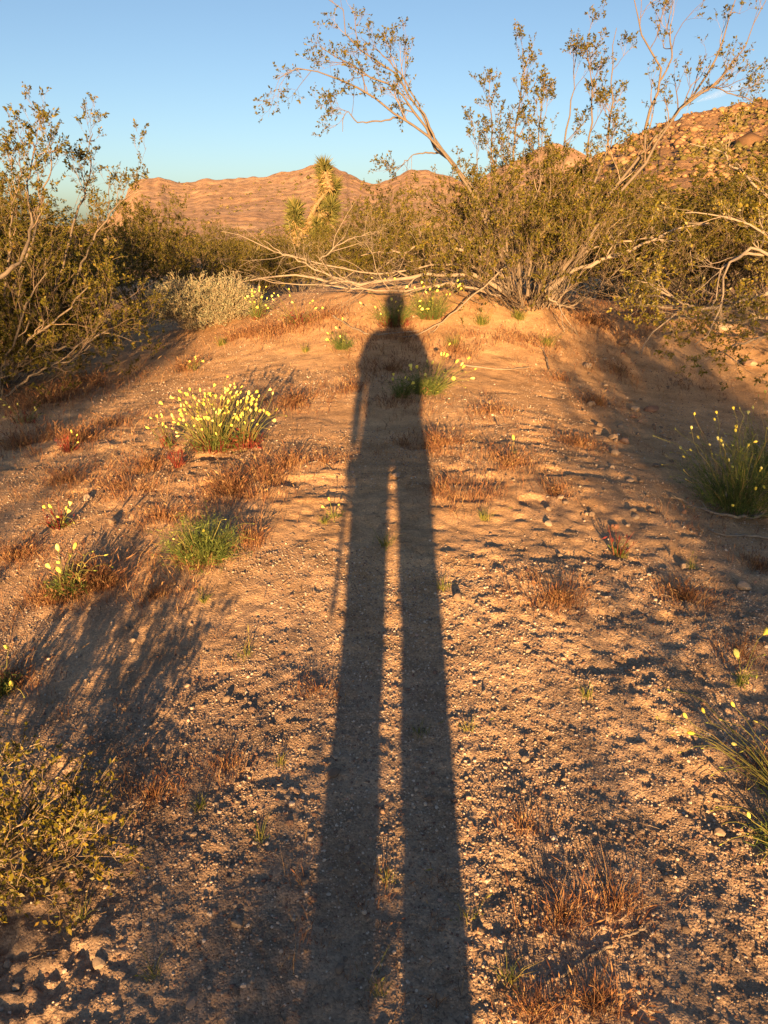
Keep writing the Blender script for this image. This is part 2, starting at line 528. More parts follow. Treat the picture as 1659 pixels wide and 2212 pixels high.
def build_gravel():
    src = [rock_mesh('pebble_shape', 100 + i, M_PEBBLE, .3, 1, .72) for i in range(7)]
    n = 230000
    u = RNG.uniform(0, 1, n)
    # even cover up to 2.6 m, thinner beyond
    r = np.where(RNG.uniform(0, 1, n) < .52, np.sqrt(.55 ** 2 + u * (3.0 ** 2 - .55 ** 2)), 3.0 * np.power(11 / 3.0, u))
    th = RNG.uniform(-.74, .74, n)
    x = r * np.sin(th); y = r * np.cos(th)
    cover = .5 + .5 * fbm(x / .8, y / .8, 61, 3)
    sandy = S(5.5, 8.0, y)
    keep = RNG.uniform(0, 1, n) < np.clip(-.05 + cover * 1.7, .06, 1) * (1 - .5 * sandy)
    x, y, r = x[keep], y[keep], r[keep]; n = len(x)
    s = np.exp(RNG.normal(math.log(.0023), .45, n)) * (1 + .14 * np.clip(r - 2.2, 0, 6))
    s = np.clip(s, .0011, .013)
    z = H(x, y) + fine_relief(x, y, np.maximum(r * .0036, 1e-4)) + s * .15
    sc = np.stack([s, s * RNG.uniform(.7, 1.1, n), s * RNG.uniform(.6, 1.1, n)], -1)
    ro = RNG.uniform(-.5, .5, (n, 3)); ro[:, 2] = RNG.uniform(0, 6.28, n)
    scatter('gravel', np.stack([x, y, z], -1), sc, ro, src, 'loose pale granite grit covering the sandy ground')
build_gravel()

# ------------------------------------------------------------------ mountains and hill
def ridge(name, prof, y0, y1, zb, mat, seed, nu, nv, rough, back=.5, label=''):
    """a hill range: crest line given as (u, v) = (x/y, rise/y) at distance y1, slope falling towards the viewer down to y0"""
    us = np.array([p[0] for p in prof]); vs = np.array([p[1] for p in prof])
    uu = np.unique(np.concatenate([np.linspace(us[0], us[-1], 70), np.linspace(max(us[0], -.72), min(us[-1], .72), nu)])); nu = len(uu)
    crest = np.interp(uu, us, vs)
    k = np.ones(3) / 3
    sm = np.convolve(np.pad(crest, 1, 'edge'), k, 'valid')
    zc = sm * y1 + CAM_Z + y1 * (.0030 * fbm(uu * 26, uu * 0 + seed, seed + 3, 4, .6))
    tt = np.concatenate([np.linspace(0, 1, nv), 1 + np.linspace(0, 1, 14)[1:] * back])
    U, Tt = np.meshgrid(uu, tt, indexing='ij')
    Y = y0 + (y1 - y0) * Tt
    X = U * Y
    ZC = np.repeat(zc[:, None], len(tt), 1)
    up = np.clip(Tt, 0, 1)
    shape = .30 * up + .70 * np.power(up, 1.7)
    Z = zb + (ZC - zb) * shape
    over = np.clip(Tt - 1, 0, None)
    Z = Z - over * (ZC - zb) * 1.4
    env = S(0, .25, up) * (1 - .75 * S(.86, 1, up))
    sc = (y1 - y0)
    g = 1 - np.abs(fbm(X / (sc * .16) + fbm(X / (sc * .3), Y / (sc * .3), seed + 5, 2) * .8, Y / (sc * .55), seed, 4))
    Z = Z + rough * sc * (.006 * (g - .6) + .0012 * fbm(X / (sc * .035), Y / (sc * .035), seed + 9, 4, .6)) * env
    Z = Z + rough * sc * .0016 * fbm(X / (sc * .02), Y / (sc * .02), seed + 19, 3, .6) * S(.5, 1, up)
    nn = len(tt)
    idx = np.arange(nu * nn).reshape(nu, nn)
    q = np.stack([idx[:-1, :-1], idx[1:, :-1], idx[1:, 1:], idx[:-1, 1:]], -1).reshape(-1, 4)
    o = obj(name, mesh(name, np.stack([X, Y, Z], -1), q, None, mat, smooth=True))
    tag(o, label, None, None, 'structure')
    return X, Y, Z, up

def pv(px, py):        # (x/y, rise/y) of a photograph point
    d = ray(px, py); return d[0], d[2]
far_prof = [(-3.0, .03), (-1.6, .02), (-.8, -.005)] + [pv(*p) for p in (
    (0, 492), (150, 490), (235, 480), (262, 445), (280, 408), (303, 391), (345, 387), (395, 396), (430, 390), (480, 385), (530, 384), (580, 375), (640, 364), (680, 360),
    (705, 352), (725, 360), (750, 374), (785, 392), (815, 391), (835, 383), (870, 373), (900, 371), (935, 376), (985, 388), (1010, 395), (1060, 372),
    (1110, 345), (1160, 322), (1205, 310), (1245, 325), (1300, 345), (1400, 360), (1659, 380))] + [(1.0, .05), (1.8, .06), (3.0, .03)]
FX = ridge('mountains', far_prof, 420, 1250, -15, M_FAR, 71, 420, 150, 1.0, label='long tan desert mountain range far behind the shrubs')
hill_prof = [pv(*p) for p in ((1120, 480), (1200, 420), (1290, 338), (1340, 312), (1400, 285), (1440, 262), (1475, 248), (1520, 242), (1560, 232), (1600, 226), (1659, 214))] + \
            [(.62, .205), (.85, .24), (1.2, .22), (1.8, .12), (2.4, .02)]
HX = ridge('hill', hill_prof, 60, 290, -4, M_HILL, 83, 300, 150, .8, label='rocky orange hillside rising beyond the shrubs at the right')

def blob_stuff(name, pts, sizes, mat, label, sub_shape):
    g = Geo()
    V0, T0 = sub_shape
    n = len(pts)
    rot = RNG.uniform(0, 6.28, n); c, s = np.cos(rot), np.sin(rot)
    J = 1 + RNG.uniform(-.28, .28, (n, len(V0), 3))
    V = V0[None] * J
    V = np.stack([V[..., 0] * c[:, None] - V[..., 1] * s[:, None], V[..., 0] * s[:, None] + V[..., 1] * c[:, None], V[..., 2]], -1)
    V = V * sizes[:, None, :] + pts[:, None]
    T = T0[None] + (np.arange(n) * len(V0))[:, None, None]
    g.add(V, t=T.reshape(-1, 3))
    return tag(obj(name, g.mesh(name, mat)), label, None, None, 'stuff')
def ico():
    import bmesh
    bm = bmesh.new(); bmesh.ops.create_icosphere(bm, subdivisions=1, radius=1)
    V = np.array([v.co[:] for v in bm.verts]); T = np.array([[v.index for v in f.verts] for f in bm.faces]); bm.free()
    return V, T
ICO = ico()
OCT = (np.array([[1, 0, 0], [-1, 0, 0], [0, 1, 0], [0, -1, 0], [0, 0, 1], [0, 0, -1]], float), np.array([[0, 2, 4], [2, 1, 4], [1, 3, 4], [3, 0, 4], [2, 0, 5], [1, 2, 5], [3, 1, 5], [0, 3, 5]]))
def pick(grid, n, weight):
    X, Y, Z, up = grid
    w = weight(X, Y, up) * np.abs(np.gradient(X, axis=0)); w = w / w.sum()
    i = RNG.choice(X.size, n, p=w.ravel())
    return np.stack([X.ravel()[i], Y.ravel()[i], Z.ravel()[i]], -1), up.ravel()[i]
p, upv = pick(HX, 5500, lambda X, Y, up: (X / Y < 1.3) * (up > .25) * (up <= 1) * (.15 + S(-.1, .5, fbm(X / 22, Y / 22, 91, 3)) + 1.2 * S(.9, 1, up)))
p[:, :2] += RNG.normal(0, .8, (len(p), 2))
s = np.exp(RNG.normal(math.log(.55), .5, len(p)))
blob_stuff('boulders', p, np.stack([s * 1.2, s, s * .85], -1), M_BOULDER, 'tumbled orange boulders scattered over the hillside', ICO)
p, upv = pick(HX, 6000, lambda X, Y, up: (X / Y < 1.3) * (up > .02) * (up < .93) * (.2 + S(-.3, .4, fbm(X / 30, Y / 30, 95, 3))))
s = np.exp(RNG.normal(math.log(.5), .4, len(p)))
blob_stuff('hillside_shrubs', p + np.array([0, 0, .3]), np.stack([s * 1.2, s, s], -1), M_FARSHRUB, 'small dark shrubs dotted over the hillside', OCT)
p, upv = pick(FX, 3000, lambda X, Y, up: (up > .02) * (up < .96) * (np.abs(X / Y) < .7) * (.25 + S(-.2, .5, fbm(X / 120, Y / 120, 97, 3))))
p[:, :2] += RNG.normal(0, 4, (len(p), 2))
s = np.exp(RNG.normal(math.log(.9), .45, len(p)))
blob_stuff('mountain_shrubs', p, np.stack([s * 1.2, s, s * .9], -1), M_FARSHRUB, 'tiny dark shrubs speckling the far mountain slopes', OCT)

# ------------------------------------------------------------------ creosote bushes
def fan_stems(base, n, height, width, rng, lean=(0, 0), spread0=.22, low=.0, K=12, depth=None, crook=.020):
    """stems fanning out of one root crown"""
    az = rng.uniform(0, 2 * np.pi, n)
    f = np.sqrt(rng.uniform(.02, 1, n))                      # 0 upright .. 1 most spread
    h = height * (1 - .55 * f ** 2) * rng.uniform(.72, 1.06, n) + low
    wx = width * .5; wy = (depth or width) * .5
    ex = np.cos(az) * f * wx + lean[0] * h; ey = np.sin(az) * f * wy + lean[1] * h
    t = np.linspace(0, 1, K)
    b = np.stack([np.cos(az) * spread0 * f, np.sin(az) * spread0 * f, np.full(n, -.03)], -1)
    p = np.empty((n, K, 3))
    bulge = rng.uniform(.75, 1.25, n)[:, None]
    p[..., 0] = b[:, 0, None] + (ex[:, None] - b[:, 0, None]) * t ** (bulge)
    p[..., 1] = b[:, 1, None] + (ey[:, None] - b[:, 1, None]) * t ** (bulge)
    p[..., 2] = b[:, 2, None] + (h[:, None]) * t ** (1 / (.6 + .4 * bulge))
    w = rng.normal(0, 1, (n, K, 3)); w = np.cumsum(w, 1) * height * crook * np.minimum(1, t * 2.5)[None, :, None]
    p = p + w
    r = (rng.uniform(.005, .012, n) * (height / 2.2))[:, None] * np.linspace(1, .28, K)
    return p + np.asarray(base), r

def foliage_levels(stems, radii, rng, n1=6, n2=4, n3=3, nl=11, leaf=(.014, .026), s1=(.3, .65), s2=(.14, .32), s3=(.06, .14), f1=(.35, 1.0), up=.28):
    """side branches, twigs, sprigs and leaves"""
    b1, r1 = children(stems, radii, n1, f1, s1, (.35, .95), up, .2, 5, rng, .55, .4)
    b2, r2 = children(b1, r1, n2, (.3, 1.0), s2, (.35, 1.0), up, .2, 4, rng, .6, .45)
    b3, r3 = children(b2, r2, n3, (.35, 1.0), s3, (.3, .9), up, .2, 3, rng, .6, .5)
    LV, LQ = leaves(b3, nl, leaf, rng, (.4, 1.0), .55, .9)
    return (b1, r1), (b2, r2), (b3, r3), (LV, LQ)

def make_creosote(name, base, stems, radii, label, group, seed, limbs=(), levels=None, leafmat=None, bare_stems=None):
    rng = np.random.default_rng(seed)
    root = empty(name, base)
    base = np.asarray(base, float)
    tag(root, label, 'bush', group)
    gs, gt, gl = Geo(), Geo(), Geo()
    if len(stems):
        V, q = tubes(stems, radii, 5); gs.add(V, q)
        (b1, r1), (b2, r2), (b3, r3), (LV, LQ) = foliage_levels(stems, radii, rng, **(levels or {}))
        V, q = tubes(b1, r1, 3); gt.add(V, q); V, q = tubes(b2, r2, 3); gt.add(V, q); V, q = tubes(b3, r3, 3); gt.add(V, q)
        gl.add(LV, LQ)
        if bare_stems is not None:
            V, q = tubes(bare_stems[0], bare_stems[1], 5); gs.add(V, q)
            c1, q1 = children(bare_stems[0], bare_stems[1], 3, (.4, 1.0), (.1, .35), (.3, .9), .1, .2, 5, rng, .6, .4)
            V, q = tubes(c1, q1, 3); gt.add(V, q)
        obj('stems', gs.mesh('stems', M_BARK, True, base), root)
    for pts, r0, rt, opt in limbs:                 # each big limb is a part of its own
        pth = resample(pts, 18)
        pth[1:-1] += np.cumsum(rng.normal(0, .004, (16, 3)), 0) * .6 + rng.normal(0, min(.013, r0 * .6), (16, 3))
        rr = np.linspace(r0, rt, 18) * rng.uniform(.84, 1.2, 18)
        V, q = tubes(pth[None], rr[None], 6)
        g = Geo(); g.add(V, q)
        st = pth[None]; rs = rr[None]
        lv = dict(n1=6, n2=3, n3=3, nl=10); lv.update(opt or {})
        bare = lv.pop('bare', False); dead = lv.pop('dead', False); cut = lv.pop('cut', 0.0)
        o_ = obj('branch', g.mesh('branch', M_DEADBARK if dead else M_BARK, True, base), root)
        (b1, r1), (b2, r2), (b3, r3), (LV, LQ) = foliage_levels(st, rs, rng, **lv)
        tgt = Geo()
        for (bb, rr_, sd) in ((b1, r1, 4), (b2, r2, 3), (b3, r3, 3)):
            V, q = tubes(bb, rr_, sd); tgt.add(V, q)
        stuff(obj('twigs', tgt.mesh('twigs', M_DEADBARK if dead else M_TWIG, False, base), o_))
        if not bare: gl.add(LV, LQ)
    if gt.n: stuff(obj('twigs', gt.mesh('twigs', M_TWIG, False, base), root))
    if gl.n: stuff(obj('foliage', gl.mesh('foliage', leafmat or M_LEAF, False, base), root))
    return root

def copy_tree(o, parent=None):
    c = o.copy(); COL.objects.link(c); c.parent = parent
    for ch in list(o.children): copy_tree(ch, c)
    return c

# ---- the big bush on the mound
def big_bush():
    Y0 = 8.6
    base = G(1130, 655); Y0 = base[1]
    base = np.array([P(1135, 650, Y0)[0], Y0, float(H(P(1135, 650, Y0)[0], Y0))])
    rng = np.random.default_rng(11)
    st, ra = fan_stems(base, 72, 1.16, 3.0, rng, (-.08, 0.05), .42, .0, depth=2.3, crook=.030)
    st2, ra2 = fan_stems(base, 9, 1.6, 1.9, rng, (.0, 0), .34, .0, depth=1.4, crook=.022)
    st3, ra3 = fan_stems(base, 54, .80, 2.3, rng, (0, -.1), .42, .0, depth=1.9, crook=.042)
    st = np.concatenate([st, st2]); ra = np.concatenate([ra, ra2])
    def L(pts, dy=0.0, dy2=None):
        n = len(pts); dy2 = dy if dy2 is None else dy2
        return [P(px, py, Y0 + dy + (dy2 - dy) * i / (n - 1)) for i, (px, py) in enumerate(pts)]
    tip = dict(f1=(.55, 1.0), n1=9, n2=4, n3=3, nl=9, s1=(.15, .38), s2=(.08, .2), s3=(.05, .1), up=.1)
    tipr = dict(f1=(.35, 1.0), n1=10, n2=4, n3=3, nl=8, s1=(.18, .45), s2=(.1, .22), s3=(.05, .1), up=.22)
    mid = dict(f1=(.3, 1.0), n1=12, n2=5, n3=3, nl=11, s1=(.12, .3), s2=(.08, .18), s3=(.05, .1), up=.4)
    bare = dict(f1=(.15, 1.0), n1=12, n2=4, n3=2, nl=1, s1=(.15, .5), s2=(.08, .25), s3=(.05, .12), up=.05, bare=True, dead=True)
    limbs = [
        # arms leaning to the upper left
        (L([(1100, 640), (1075, 540), (1040, 450), (1000, 388), (945, 322), (900, 286), (850, 250), (800, 212), (750, 182), (700, 166), (640, 155), (596, 172)], 0, -.5), .022, .003, tip),
        (L([(1098, 640), (1070, 530), (1035, 440), (985, 365), (942, 305), (905, 245), (855, 165), (800, 122), (770, 96), (745, 62), (742, 30), (700, -8)], .05, .2), .020, .003, tip),
        (L([(1100, 638), (1080, 540), (1030, 430), (965, 345), (925, 285), (885, 220), (850, 190), (815, 178), (780, 150), (745, 128), (690, 100)], -.05, -.1), .022, .003, tip),
        (L([(945, 320), (925, 262), (900, 215), (880, 180), (845, 140), (810, 105)], .05, .1), .010, .003, dict(tip, n1=7)),
        (L([(860, 255), (820, 262), (775, 262), (750, 240), (740, 285)], -.2, -.3), .008, .002, dict(tip, n1=6)),
        (L([(950, 330), (900, 330), (880, 345), (862, 365)], 0, 0), .008, .002, dict(tip, n1=7)),
        # arms to the upper right
        (L([(1190, 625), (1228, 560), (1280, 475), (1330, 410), (1380, 330), (1393, 260), (1427, 175), (1400, 115), (1378, 60), (1368, -10)], 0, -.2), .022, .004, dict(tipr, n1=8)),
        (L([(1195, 625), (1240, 555), (1305, 440), (1375, 352), (1440, 270), (1500, 200), (1540, 130), (1568, 60), (1592, -10)], .05, .3), .024, .004, dict(tipr, n1=9)),
        (L([(1200, 625), (1260, 540), (1330, 430), (1400, 335), (1470, 240), (1540, 192), (1590, 130), (1622, 80), (1655, 0)], -.1, -.4), .021, .003, dict(tipr, n1=9)),
        (L([(1425, 175), (1450, 120), (1440, 60), (1455, -10)], 0, .2), .009, .003, dict(tipr, n1=6)),
        (L([(1480, 225), (1530, 190), (1580, 200), (1640, 225)], 0, -.2), .009, .003, dict(tipr, n1=6)),
        # upright leafy switches
        (L([(1110, 640), (1090, 500), (1075, 400), (1062, 320), (1060, 250), (1050, 200)], .2, .3), .016, .003, mid),
        (L([(1125, 640), (1118, 500), (1112, 380), (1118, 270), (1130, 200), (1140, 130)], .1, .0), .018, .003, mid),
        (L([(1140, 640), (1150, 500), (1165, 380), (1160, 290), (1170, 210)], -.1, -.2), .016, .003, mid),
        (L([(1150, 640), (1180, 500), (1215, 370), (1228, 270), (1238, 190), (1245, 120)], .2, .4), .018, .003, mid),
        (L([(1160, 640), (1200, 520), (1260, 400), (1272, 300), (1280, 200), (1268, 90)], .0, .1), .018, .003, mid),
        (L([(1165, 640), (1220, 520), (1285, 400), (1318, 290), (1325, 180), (1332, 60)], .1, .2), .020, .003, mid),
        (L([(1090, 640), (1050, 540), (1020, 460), (1030, 370), (1025, 300)], .3, .4), .014, .003, mid),
        # long low grey limbs to the left
        (L([(1100, 640), (1060, 612), (1000, 592), (940, 590), (860, 603), (760, 612), (680, 602), (600, 595), (540, 606)], -.2, -.7), .024, .005, bare),
        (L([(1098, 625), (1020, 578), (930, 572), (850, 590), (750, 585), (680, 562), (600, 545), (520, 512), (480, 500)], -.1, -.4), .013, .003, bare),
        (L([(1080, 640), (1010, 618), (960, 610), (870, 627), (800, 625), (700, 617), (620, 612), (560, 600)], -.35, -.9), .015, .003, bare),
        (L([(760, 612), (700, 590), (640, 560), (600, 540), (570, 520)], -.4, -.6), .010, .003, bare),
        (L([(1090, 600), (1040, 560), (980, 540), (930, 530), (860, 545), (780, 552)], 0, .1), .022, .004, bare),
        (L([(690, 562), (730, 525), (760, 512), (800, 500)], -.3, -.2), .008, .003, bare),
        (L([(1100, 560), (1060, 505), (1010, 470), (950, 440), (900, 425)], .1, .3), .012, .003, bare),
        # crooked limb reaching forward and down
        (L([(1120, 560), (1092, 575), (1060, 606), (1015, 645), (975, 680), (920, 715), (870, 728)], -.4, -1.2), .010, .004, dict(bare, n1=6)),
        (L([(1180, 640), (1205, 660), (1212, 690), (1218, 720)], -.4, -.6), .010, .004, dict(bare, n1=4)),
        # low limb to the right
        (L([(1180, 630), (1215, 600), (1262, 572), (1330, 552), (1390, 530), (1460, 490), (1540, 480)], -.2, .3), .026, .005, dict(bare, n1=7)),
        (L([(1190, 625), (1260, 545), (1340, 520), (1420, 515), (1500, 530)], .1, .3), .016, .004, dict(bare, n1=6)),
    ]
    make_creosote('creosote_bush', base, st, ra, 'big sprawling creosote bush on the sandy mound with bare limbs reaching low to the left',
                  'creosote bushes', 12, limbs, dict(n1=7, n2=4, n3=3, nl=12, f1=(.34, 1.0), s1=(.16, .40), s2=(.1, .22), s3=(.05, .11), up=.35, leaf=(.012, .025)), bare_stems=(st3, ra3 * 1.7))
big_bush()

# ---- the near bush at the left edge
def left_bush():
    base = ground_at(-3.5, 6.4)
    rng = np.random.default_rng(21)
    st, ra = fan_stems(base, 84, 1.30, 2.5, rng, (.02, .05), .25, .0, depth=2.4)
    st2, ra2 = fan_stems(base, 20, .7, 2.5, rng, (.05, -.05), .25, .05, depth=2.2)
    st3, ra3 = fan_stems(base, 3, 1.75, 1.2, rng, (.06, .0), .2, .0)
    st = np.concatenate([st, st2, st3]); ra = np.concatenate([ra, ra2, ra3])
    Y0 = 6.0
    def L(pts, dy=0.0, dy2=None):
        n = len(pts); dy2 = dy if dy2 is None else dy2
        return [P(px, py, Y0 + dy + (dy2 - dy) * i / (n - 1)) for i, (px, py) in enumerate(pts)]
    mid = dict(f1=(.4, 1.0), n1=9, n2=4, n3=3, nl=10, s1=(.12, .3), s2=(.08, .18), s3=(.05, .1), up=.35)
    bare = dict(f1=(.4, 1.0), n1=6, n2=3, n3=2, nl=3, s1=(.15, .4), s2=(.08, .2), s3=(.05, .12), up=.1)
    limbs = [
        (L([(5, 855), (20, 800), (60, 740), (110, 700), (160, 660), (190, 620)], 0, -.3), .013, .004, bare),
        (L([(0, 840), (10, 780), (40, 720), (60, 650), (100, 590)], -.1, -.4), .013, .004, bare),
        (L([(8, 860), (60, 820), (110, 790), (150, 780), (195, 745)], -.1, -.4), .012, .003, bare),
        (L([(5, 850), (70, 760), (120, 755), (180, 740), (235, 710)], 0, .0), .014, .004, bare),
        (L([(0, 600), (40, 565), (62, 520), (65, 460), (60, 400), (70, 335), (65, 300)], -.3, -.2), .016, .003, mid),
        (L([(20, 640), (70, 520), (90, 430), (110, 360), (108, 310)], .2, .4), .014, .003, mid),
        (L([(10, 640), (20, 520), (25, 430), (40, 370), (30, 340)], .1, .3), .012, .003, mid),
        (L([(120, 640), (150, 520), (185, 420), (200, 360), (195, 320), (200, 290)], .6, 1.0), .012, .003, dict(mid, f1=(.55, 1.0))),
        (L([(150, 640), (200, 520), (250, 440), (285, 405), (295, 385)], .6, .9), .012, .003, mid),
    ]
    make_creosote('creosote_bush', base, st, ra, 'wide olive creosote bush beside the gravel at the left edge of the photo', 'creosote bushes', 22, limbs,
                  dict(n1=8, n2=4, n3=3, nl=20, up=.2, f1=(.2, 1.0), leaf=(.012, .023)))
left_bush()

# ---- the bush whose pale limbs reach in from the right edge
def right_bush():
    base = ground_at(4.75, 6.6)
    rng = np.random.default_rng(31)
    st, ra = fan_stems(base, 46, 1.15, 2.9, rng, (0, .1), .25, .0)
    Y0 = 6.3
    def L(pts, dy=0.0, dy2=None):
        n = len(pts); dy2 = dy if dy2 is None else dy2
        return [P(px, py, Y0 + dy + (dy2 - dy) * i / (n - 1)) for i, (px, py) in enumerate(pts)]
    b = dict(f1=(.25, 1.0), n1=11, n2=4, n3=3, nl=11, s1=(.12, .34), s2=(.08, .18), s3=(.05, .10), up=.03, dead=True, leaf=(.014, .026))
    d = dict(b, nl=4, n1=9)
    limbs = [
        (L([(1830, 690), (1720, 680), (1655, 680), (1580, 690), (1500, 668), (1440, 690), (1400, 730), (1385, 765)], .2, -.4), .022, .004, b),
        (L([(1840, 640), (1740, 630), (1655, 632), (1570, 655), (1480, 665), (1410, 655), (1345, 640)], .1, .0), .024, .004, b),
        (L([(1830, 600), (1730, 560), (1655, 550), (1610, 542), (1575, 570), (1560, 620), (1530, 700), (1500, 745)], -.1, -.5), .022, .004, d),
        (L([(1655, 548), (1590, 555), (1555, 590), (1545, 640), (1520, 690)], -.2, -.4), .012, .003, d),
        (L([(1840, 730), (1740, 720), (1655, 725), (1600, 740), (1560, 755), (1600, 790)], -.3, -.6), .016, .004, b),
        (L([(1840, 560), (1760, 500), (1655, 420), (1600, 370), (1550, 330), (1490, 310)], .4, .6), .020, .004, dict(b, up=.2)),
        (L([(1830, 640), (1740, 590), (1640, 500), (1560, 470), (1480, 460)], .3, .5), .018, .004, dict(b, up=.2)),
        (L([(1500, 668), (1450, 640), (1400, 610), (1360, 605)], 0, -.2), .009, .003, b),
    ]
    make_creosote('creosote_bush', base, st, ra, 'creosote bush sending pale bare limbs and yellow-green sprigs in from the right edge', 'creosote bushes', 32, limbs,
                  dict(n1=7, n2=4, n3=3, nl=14, up=.2), leafmat=M_LEAF_NEAR)
right_bush()

# ---- generic bushes: a few are built, the others are copies
def generic(seed, height, width, n, leanx=0, **lv):
    rng = np.random.default_rng(seed)
    st, ra = fan_stems((0, 0, 0), n, height, width, rng, (leanx, 0), .2)
    st2, ra2 = fan_stems((0, 0, 0), n // 6, height * 1.3, width * .7, rng, (leanx, 0), .2)
    d = dict(n1=7, n2=4, n3=3, nl=14, up=.3, leaf=(.017, .033)); d.update(lv)
    return make_creosote('creosote_bush', (0, 0, 0), np.concatenate([st, st2]), np.concatenate([ra, ra2]), 'creosote bush', 'creosote bushes', seed + 1, (), d)
PROTO = [generic(101, 2.0, 2.6, 38), generic(111, 1.8, 3.0, 42, .1), generic(121, 2.2, 2.2, 34, -.08)]
used = [False] * 3
def place_bush(i, x, y, sc, rz, label, zs=1.0):
    if not used[i]: o = PROTO[i]; used[i] = True
    else: o = copy_tree(PROTO[i])
    o.location = [float(v) for v in ground_at(x, y)]
    o.rotation_euler = (0, 0, rz); o.scale = (sc, sc, sc * zs)
    o['label'] = label
    return o
def bx(px, Y): return float(P(px, 500, Y)[0])
spots = [
    (0, bx(292, 14.5), 14.5, .95, .3, 'open creosote bush with dark stems at the end of the gravel path', 1.0),
    (2, bx(60, 10.0), 10.0, 1.12, 1.0, 'creosote bush behind the wide one at the left edge, sprigs against sky', .72),
    (1, bx(110, 12.5), 12.5, .95, 2.2, 'creosote bush between the left-edge bush and the mountains', .72),
    (1, bx(-60, 15.0), 15.0, 1.2, 4.0, 'creosote bush mostly hidden at the far left edge', .7),
    (2, bx(400, 20.0), 20.0, .9, .7, 'small creosote bush behind the grey-green round shrub', .75),
    (0, bx(500, 17.0), 17.0, .85, 2.9, 'low creosote bush behind the tips of the bare low limbs', .75),
    (1, bx(575, 21.0), 21.0, .85, 5.1, 'low creosote bush just left of the joshua tree', .75),
    (0, bx(640, 17.5), 17.5, .8, 3.7, 'low creosote bush in front of the joshua tree', .75),
    (2, bx(760, 19.0), 19.0, .95, 1.9, 'creosote bush just right of the joshua tree', .8),
    (1, bx(850, 14.5), 14.5, .95, 1.1, 'creosote bush behind the low bare limbs, right of the joshua tree', .85),
    (0, bx(960, 15.5), 15.5, 1.0, .2, 'creosote bush showing through the left side of the big bush on the mound', .6),
    (2, bx(1300, 14.0), 14.0, 1.15, 3.0, 'creosote bush directly behind the big bush, on its right side', .5),
    (1, bx(1420, 11.5), 11.5, 1.2, .9, 'broad creosote bush between the big bush and the right edge', .60),
    (0, bx(1540, 10.2), 10.2, 1.2, 2.5, 'leafy creosote bush under the hillside near the right edge', .62),
    (2, bx(1660, 10.8), 10.8, 1.25, 4.4, 'tall creosote bush cut by the right edge, below the hill crest', .68),
    (1, bx(1480, 17.0), 17.0, 1.3, 5.6, 'creosote bush farther back at the foot of the rocky hill', .65),
    (0, bx(1600, 22.0), 22.0, 1.3, .4, 'creosote bush farthest back at the foot of the rocky hill', .65),
    (2, bx(330, 30.0), 30.0, 1.0, .9, 'distant creosote bush below the left end of the mountains', .8),
    (1, bx(480, 34.0), 34.0, 1.0, 2.0, 'distant creosote bush below the middle of the mountains', .8),
    (0, bx(830, 30.0), 30.0, 1.0, 4.7, 'distant creosote bush right of the joshua tree below the mountains', .8),
]
for s_ in spots: place_bush(*s_)
# bushes behind the photographer: they throw the long shadows over the gravel
back = [
    (0, -.48, -3.3, .50, .5, 'low creosote bush behind the photographer, off the photo at the left', .64),
    (2, -1.45, -3.9, .55, 1.7, 'low creosote bush behind the photographer, farther out to the left', .60),
    (1, -2.6, -5.5, .75, 2.1, 'creosote bush behind the photographer, far off the photo at the left'),
    (2, 1.95, -7.5, 1.12, 3.3, 'tall creosote bush behind the photographer, off the photo at the right'),
]
back += [(1, -.28, -2.7, .44, 4.0, 'low creosote bush just behind the photographer, nearest at the left', .56),
         (2, -1.0, -2.9, .44, 5.2, 'low creosote bush behind the photographer, beside the nearest one', .56),
         (0, -3.35, -4.6, 1.1, 2.0, 'big creosote bush behind the photographer, off the photo at the far left'),
         (1, 2.0, -5.6, .85, 1.0, 'creosote bush behind the photographer, in front of the tall one at the right'),
         (0, 1.75, -3.3, .42, 2.6, 'small creosote bush close behind the photographer, off the photo at the right')]
for s_ in back: place_bush(*s_)

# ---- far shrubs that read as one mass
def far_scrub():
    n = 900
    y = 28 * np.power(14, RNG.uniform(0, 1, n)); u = RNG.uniform(-.75, .75, n); x = u * y
    s = np.exp(RNG.normal(math.log(.75), .3, n))
    g = Geo(); m = 46
    c = np.stack([x, y, H(x, y) + s * .55], -1)
    p = c[:, None] + RNG.normal(0, .42, (n, m, 3)) * s[:, None, None] * np.array([1.15, 1.15, .8])
    ax = unit(RNG.normal(size=(n, m, 3)) + np.array([0, 0, .6])); sd = unit(np.cross(ax, RNG.normal(size=(n, m, 3))))
    L = (s[:, None, None] * RNG.uniform(.16, .34, (n, m, 1)))
    V = np.stack([p, p + ax * L * .5 + sd * L * .3, p + ax * L, p + ax * L * .5 - sd * L * .3], 2).reshape(-1, 3)
    g.add(V, np.arange(len(V)).reshape(-1, 4))
    tag(obj('desert_scrub', g.mesh('desert_scrub', M_FARSHRUB)), 'distant brown-green scrub covering the plain below the mountains', None, None, 'stuff')
far_scrub()

